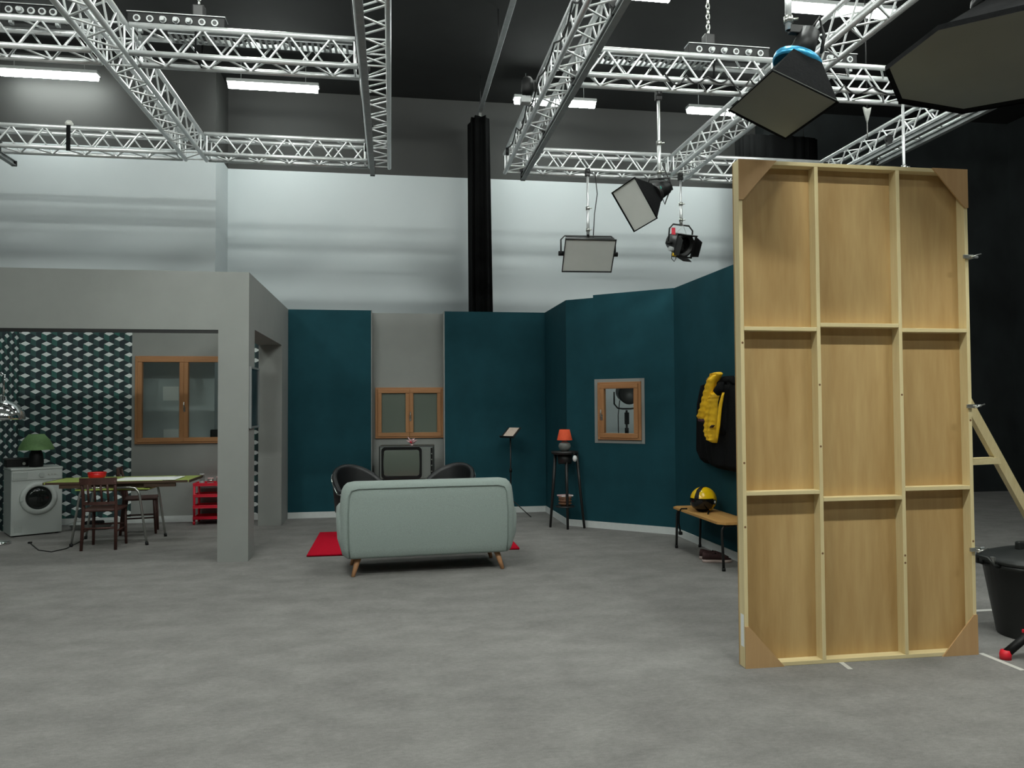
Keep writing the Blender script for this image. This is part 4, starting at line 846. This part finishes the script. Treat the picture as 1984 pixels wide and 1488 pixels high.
# ================================================================== PICTURE ON THE PILLAR
pa = PXp(480.5, 709, XK); pb = PXp(498, 828, XK); ya, yb = YP + .03, YP + .52
t = thing('framed_picture', 'framed dark picture hanging on the side of the grey pillar', 'picture', (XK, (ya + yb) / 2, pb.z))
hy_ = (yb - ya) / 2; hz = pa.z - pb.z
for a_, b_ in (((0, -hy_, 0), (.022, hy_, .02)), ((0, -hy_, hz - .02), (.022, hy_, hz)), ((0, -hy_, .02), (.022, -hy_ + .02, hz - .02)), ((0, hy_ - .02, .02), (.022, hy_, hz - .02))): part('frame_bar', 'frame_grey', t, 'box', a_, b_)
part('print', 'picture_dark', t, 'box', (0.002, -hy_ + .02, .02), (.012, hy_ - .02, hz - .02))
# ================================================================== KITCHEN
wa = Vector((-4.571, 10.271)); wb = Vector((-4.107, 10.572)); wl = (wb - wa).length; wz = math.atan2(wb.y - wa.y, wb.x - wa.x)
t = thing('washing_machine', 'white front-loading washing machine under the green lamp', 'washing machine', (wa.x, wa.y, 0), wz); WH = .835; WD = .50
part('body', 'appliance', t, 'box', (0, 0, .015), (wl, WD, WH - .03), bev=.008); part('top', 'appliance', t, 'box', (-.004, -.008, WH - .03), (wl + .004, WD + .004, WH), bev=.008)
cpn = part('control_panel', 'appliance', t, 'box', (.005, -.012, WH - .15), (wl - .005, .0, WH - .034), bev=.006)
part('drawer', 'appliance_side', cpn, 'box', (.02, -.018, WH - .13), (.17, -.011, WH - .05), bev=.003); part('dial', 'appliance_side', cpn, 'cyl', (wl * .58, -.035, WH - .09), (wl * .58, -.012, WH - .09), .03, n=20)
for k in range(3): part('button', 'steel', cpn, 'cyl', (wl * .72 + k * .035, -.018, WH - .09), (wl * .72 + k * .035, -.011, WH - .09), .008, n=10)
cx_, cz_ = wl * .53, .46
dr = MB(); n = 36
def ringy(r, y): return [Vector((cx_ + r * math.cos(2 * math.pi * i / n), y, cz_ + r * math.sin(2 * math.pi * i / n))) for i in range(n)]
dr.loft([ringy(.205, 0), ringy(.205, -.012), ringy(.19, -.028), ringy(.155, -.032), ringy(.142, -.02), ringy(.142, 0.0)], caps=False); dr = dr.build('door', 'appliance', t)
mb = MB(); mb.loft([ringy(.143, -.016), ringy(.10, -.03), ringy(.05, -.038), ringy(.001, -.04)]); mb.build('door_glass', 'door_glass', dr); part('door_handle', 'appliance_side', dr, 'box', (cx_ - .205, -.036, cz_ - .035), (cx_ - .165, -.02, cz_ + .035), bev=.006)
part('filter_cover', 'appliance_side', t, 'box', (.04, -.003, .05), (.12, .001, .12), bev=.001)
for x in (.05, wl - .05):
    for y in (.05, WD - .05): part('foot', 'black_plastic', t, 'cyl', (x, y, 0), (x, y, .016), .022, n=10)
WM = Matrix.Translation((wa.x, wa.y, 0)) @ Matrix.Rotation(wz, 4, 'Z')
P = WM @ Vector((.29, .15, WH)); t = thing('green_table_lamp', 'table lamp with green shade on the washing machine', 'lamp', P)
part('base', 'black_plastic', t, 'lathe', [(0, 0), (.075, 0), (.08, .02), (.085, .07), (.075, .16), (.05, .22), (.02, .235), (0, .236)], n=24)
part('shade', 'green_shade', t, 'lathe', [(.20, .215), (.19, .25), (.145, .34), (.085, .41), (.08, .41), (.14, .335), (.185, .245), (.195, .215)], n=32, caps=False)
for k in range(3): a = math.radians(120 * k); part('shade_arm', 'steel', t, 'cyl', (0, 0, .36), (.115 * math.cos(a), .115 * math.sin(a), .37), .003, n=5)
part('socket', 'steel', t, 'cyl', (0, 0, .23), (0, 0, .37), .014)
P = WM @ Vector((.12, .36, WH)); t = thing('portable_radio', 'black box radio beside the green lamp', 'radio', P, wz)
part('case', 'black_plastic', t, 'box', (-.13, -.09, 0), (.11, .09, .085), bev=.01); part('lid', 'black_metal', t, 'box', (-.135, -.095, .085), (.115, .095, .11), bev=.006); part('knob', 'steel', t, 'cyl', (.06, -.1, .04), (.06, -.09, .04), .018)
# chrome arc lamp
t = thing('arc_floor_lamp', 'chrome dome arc lamp leaning over the washing machine', 'floor lamp', (-4.50, 9.80, 0))
part('base', 'chrome', t, 'lathe', [(0, 0), (.13, 0), (.14, .012), (.13, .03), (.04, .045), (.02, .06), (0, .061)], n=28)
dz_ = 1.44; dx_, dy_ = .12, -.16
mb = MB(); mb.tube([(0, 0, .05), (-.12, 0, .9), (-.14, -.03, 1.5), (-.06, -.10, 1.88), (.05, -.14, 1.98), (.13, -.155, 1.95), (dx_, dy_, 1.85), (dx_, dy_, dz_ + .26)], .012, n=10); mb.build('arm', 'chrome', t)
part('dome', 'chrome', t, 'lathe', [(.215, dz_), (.22, dz_ + .02), (.205, dz_ + .09), (.16, dz_ + .16), (.09, dz_ + .205), (.04, dz_ + .22), (.03, dz_ + .27), (0, dz_ + .275)], c=(dx_, dy_, 0), n=36); part('bulb', 'bulb_white', t, 'lathe', [(0, dz_ + .02), (.03, dz_ + .03), (.035, dz_ + .07), (.015, dz_ + .12), (0, dz_ + .13)], c=(dx_, dy_, -.03), n=14)
# table
TZ = .735; tx0, tx1, ty0, ty1 = -3.86, -2.30, 9.42, 10.05
t = thing('kitchen_table', 'yellow-green laminate table with extended ends and tubular legs', 'table', ((tx0 + tx1) / 2, (ty0 + ty1) / 2, 0)); hx = (tx1 - tx0) / 2; hy_ = (ty1 - ty0) / 2
part('table_top', 'formica', t, 'box', (-hx + .3, -hy_, TZ - .022), (hx - .3, hy_, TZ), bev=.004)
for s in (-1, 1):
    part('end_leaf', 'formica', t, 'box', (s * (hx - .298), -hy_, TZ - .024), (s * hx, hy_, TZ - .004), bev=.003); part('leaf_edge', 'table_wood', t, 'box', (s * hx - .006, -hy_ - .003, TZ - .03), (s * hx + .006, hy_ + .003, TZ - .002)); part('slide_rail', 'table_wood', t, 'box', (s * (hx - .16), -hy_ + .01, TZ - .075), (s * (hx - .5), -hy_ + .05, TZ - .024))
part('edge_band', 'table_wood', t, 'box', (-hx + .02, -hy_ - .004, TZ - .028), (hx - .02, -hy_ + .002, TZ - .003)); part('drawer_box', 'table_wood', t, 'box', (-.3, -hy_ + .06, TZ - .12), (.3, hy_ - .06, TZ - .024))
part('under_leaf', 'formica', t, 'box', (-.46, -hy_ + .03, TZ - .105), (.34, hy_ - .05, TZ - .085), bev=.003)
for lx, ly, s in ((-3.58, 9.46, -1), (-2.76, 9.43, 1), (-3.62, 10.0, -1), (-2.72, 10.02, 1)):
    x = lx - (tx0 + tx1) / 2; y = ly - (ty0 + ty1) / 2; mb = MB(); mb.tube([(x, y, 0.0), (x - s * .085, y, TZ - .16), (x - s * .10, y, TZ - .12), (x - s * .13, y, TZ - .085), (x - s * .19, y, TZ - .075), (x - s * .36, y, TZ - .075)], .013, n=10); l_ = mb.build('leg', 'steel', t); part('foot_cap', 'black_plastic', l_, 'cyl', (x, y, 0), (x - s * .003, y, .035), .018, n=10)
t = thing('red_pot', 'small red pot standing on the kitchen table', 'pot', (PY(188, 928, 9.75).x, 9.75, TZ + .001)); part('bowl', 'pot_red', t, 'lathe', [(0, 0), (.07, 0), (.095, .03), (.10, .075), (.092, .075), (.085, .03), (0, .01)], n=24); part('rim', 'pot_red', t, 'lathe', [(.098, .07), (.106, .074), (.098, .08)], n=24, caps=False)
t = tag(part('table_runner', 'paper', None, 'box', (-3.14, 9.44, TZ + .0005), (-2.46, 9.86, TZ + .006)), 'white paper sheet lying on the kitchen table', 'paper')
def chair(label, x, y, rz, m, top, splat):
    t = thing('wooden_chair', label, 'chair', (x, y, 0), rz, 'wooden kitchen chairs')     # local +y is the way it faces
    part('seat', m, t, 'box', (-.19, .0, .42), (.19, .38, .45), bev=.012)
    for s in (-1, 1):
        mb = MB(); mb.tube([(s * .175, -.03, 0), (s * .165, .01, .43), (s * .165, -.015, .62), (s * .17, -.06, top - .03)], [.017, .02, .018, .016], n=8); mb.build('leg', m, t); mb = MB(); mb.tube([(s * .175, .37, 0), (s * .165, .35, .42)], [.015, .02], n=8); mb.build('leg', m, t)
        part('stretcher', m, t, 'cyl', (s * .17, -.01, .20), (s * .17, .36, .20), .010, n=8)
    part('stretcher', m, t, 'cyl', (-.17, .355, .24), (.17, .355, .24), .010, n=8); part('stretcher', m, t, 'cyl', (-.17, -.01, .24), (.17, -.01, .24), .010, n=8)
    mb = MB(); mb.loft([[Vector((x_, -.055 - .03 * (1 - (x_ / .19) ** 2) + dy, top + dz)) for dy, dz in ((-.011, -.075), (.011, -.075), (.011, .0), (-.011, .0))] for x_ in [-.19 + .38 * i / 8 for i in range(9)]], sm=False); mb.build('top_rail', m, t)
    mb = MB(); mb.loft([[Vector((x_, -.02 - .02 * (1 - (x_ / .17) ** 2) + dy, .50 + dz)) for dy, dz in ((-.009, -.0), (.009, -.0), (.009, .035), (-.009, .035))] for x_ in [-.165 + .33 * i / 6 for i in range(7)]], sm=False); mb.build('back_rail', m, t)
    for k in range(splat): x_ = -.10 + .20 * k / max(1, splat - 1); mb = MB(); mb.tube([(x_, -.035, .53), (x_, -.08, top - .07)], .013, n=6); mb.build('spindle', m, t)
    return t
chair('dark brown wooden chair with spindle back at the kitchen table', -3.19, 9.20, 0.04, 'dark_wood', .80, 4)
chair('blackish wooden chair standing behind the kitchen table', -3.30, 10.36, math.radians(-78), 'dark_wood', .82, 3)
# red trolley
t = thing('kitchen_trolley', 'red four-tier plastic trolley behind the grey pillar', 'trolley', (-2.62, 10.90, 0)); TWD = .48; TD = .30; TTZ = .545
for k in range(4):
    z = .07 + k * .148; sh = part('shelf', 'cart_red', t, 'box', (0, 0, z), (TWD, TD, z + .012), bev=.004)
    for a_, b_ in (((0, 0, z + .01), (TWD, .012, z + .042)), ((0, TD - .012, z + .01), (TWD, TD, z + .042)), ((0, .012, z + .01), (.012, TD - .012, z + .042)), ((TWD - .012, .012, z + .01), (TWD, TD - .012, z + .042))): part('tray_edge', 'cart_red', sh, 'box', a_, b_, bev=.003)
for x in (.016, TWD - .016):
    for y in (.016, TD - .016):
        part('post', 'cart_red', t, 'cyl', (x, y, .05), (x, y, TTZ + .01), .016, n=10); mb = MB(); mb.cyl((x - .012, y, .025), (x + .012, y, .025), .025, n=14); mb.cyl((x, y, .025), (x, y, .06), .01, n=8); mb.build('caster', 'cart_red', t)
for k, (x, r_, h, mm, lb) in enumerate(((.09, .036, .13, 'clear_glass', 'tall clear glass jar on the red trolley'), (.20, .045, .075, 'clear_glass', 'squat clear glass jar on the red trolley'), (.31, .04, .09, 'clear_glass', 'clear glass jar on the red trolley behind the pillar'))):
    t = thing('glass_jar', lb, 'jar', (-2.62 + x, 11.02, .07 + 3 * .148 + .0125), 0, 'glass jars on the red trolley'); part('vessel', mm, t, 'lathe', [(0, 0), (r_, 0), (r_ * 1.05, h * .3), (r_, h * .8), (r_ * .8, h)], n=20, caps=False)
    part('lid', ['grey_socket', 'pink_paper', 'pink_paper'][k], t, 'lathe', [(0, h), (r_ * .85, h), (r_ * .85, h + .015), (0, h + .016)], n=20)
    part('contents', ['grey_socket', 'pink_paper', 'red_tag'][k], t, 'lathe', [(0, .005), (r_ * .9, .005), (r_ * .92, h * .35), (0, h * .36)], n=16)
# white basin and cord
P = G(150, 1028); t = thing('white_basin', 'shallow white basin on the kitchen floor under the table', 'basin', (P.x + .12, 10.85, 0)); mb = MB(); mb.loft([rrect(0, 0, .20, .12, .05, 0), rrect(0, 0, .24, .15, .06, .07), rrect(0, 0, .255, .165, .06, .075), rrect(0, 0, .22, .135, .05, .068), rrect(0, 0, .18, .10, .05, .012)]); mb.build('bowl', 'appliance', t); part('towel', 'black_cloth', t, 'box', (-.08, -.06, .012), (.14, .07, .10), bev=.02)
pts = [G(x, y, .006) for x, y in ((58, 1052), (75, 1066), (100, 1069), (128, 1063), (150, 1052), (170, 1040))]; fine = []
for i in range(len(pts) - 1):
    for k in range(4): fine.append(pts[i].lerp(pts[i + 1], k / 4))
t = thing('power_cord', 'thin grey cord curling on the kitchen floor', 'cord', (pts[0].x, pts[0].y, 0)); part('lead', 'alu_dull' if False else 'cable', t, 'tube', [p_ - t.location for p_ in fine], .006, n=6); part('plug', 'black_plastic', t, 'box', (-.02, -.015, 0), (.02, .015, .02), bev=.004)

# small fixtures clamped to the trusses
t = thing('moving_light', 'small black lamp clamped outside the truss beside the drape', 'studio light', PY(1012, 165, 7.6)); t.location.x = XC - HH - .10
part('head', 'black_plastic', t, 'lathe', [(0, -.10), (.05, -.10), (.065, -.06), (.06, .05), (.04, .08), (0, .085)], n=16); part('base_box', 'grey_socket', t, 'box', (-.07, -.05, -.19), (.03, .05, -.12), bev=.008); part('post', 'black_metal', t, 'cyl', (0, 0, -.13), (0, 0, -.09), .015); part('clamp', 'black_metal', t, 'box', (.03, -.03, -.05), (.11, .03, .05), bev=.006)
t = thing('white_clamp', 'white clamp with black strap on the back truss over the kitchen', 'clamp', PY(134, 252, Y1 - HH)); t.location.z = ZC + HH + .02
part('jaw', 'ivory', t, 'lathe', [(0, 0), (.04, 0), (.045, .03), (.025, .06), (0, .062)], n=14); part('strap', 'black_cloth', t, 'box', (-.02, -.032, -.30), (.025, -.026, .0))

# loose cables draped over the trusses
def cable_run(label, X0, X1, Y, z, sag, along='x', n=5):
    t = thing('draped_cable', label, 'cable', (X0, Y, z) if along == 'x' else (Y, X0, z), 0, 'cables draped over the trusses'); pts = []
    for i in range(n * 8 + 1):
        f = i / (n * 8); d = (X1 - X0) * f; pts.append((d, 0, -sag * abs(math.sin(f * n * math.pi)) * (1 + .4 * math.sin(f * 11))) if along == 'x' else (0, d, -sag * abs(math.sin(f * n * math.pi)) * (1 + .4 * math.sin(f * 11))))
    part('lead', 'cable', t, 'tube', pts, .008, n=6); part('plug', 'black_plastic', t, 'cyl', pts[-1], Vector(pts[-1]) + Vector((0, 0, -.09)), .02, n=8)
cable_run('black cable looped on the middle truss beside the tilted softbox pole', 2.5, 3.55, Y2R - HH - .035, ZC - HH + .03, .07)
cable_run('black cable looped on the middle truss behind the octagonal softbox', 4.0, 5.5, Y2R - HH - .035, ZC - HH + .03, .08)
cable_run('black cable hanging along the truss beside the drape', 5.2, 9.4, XC - HH - .035, ZC + .05, .10, 'y', 6)
cable_run('black cable hanging along the truss above the grey niche', 5.2, 9.4, XB - HH - .035, ZC + .02, .06, 'y', 6)
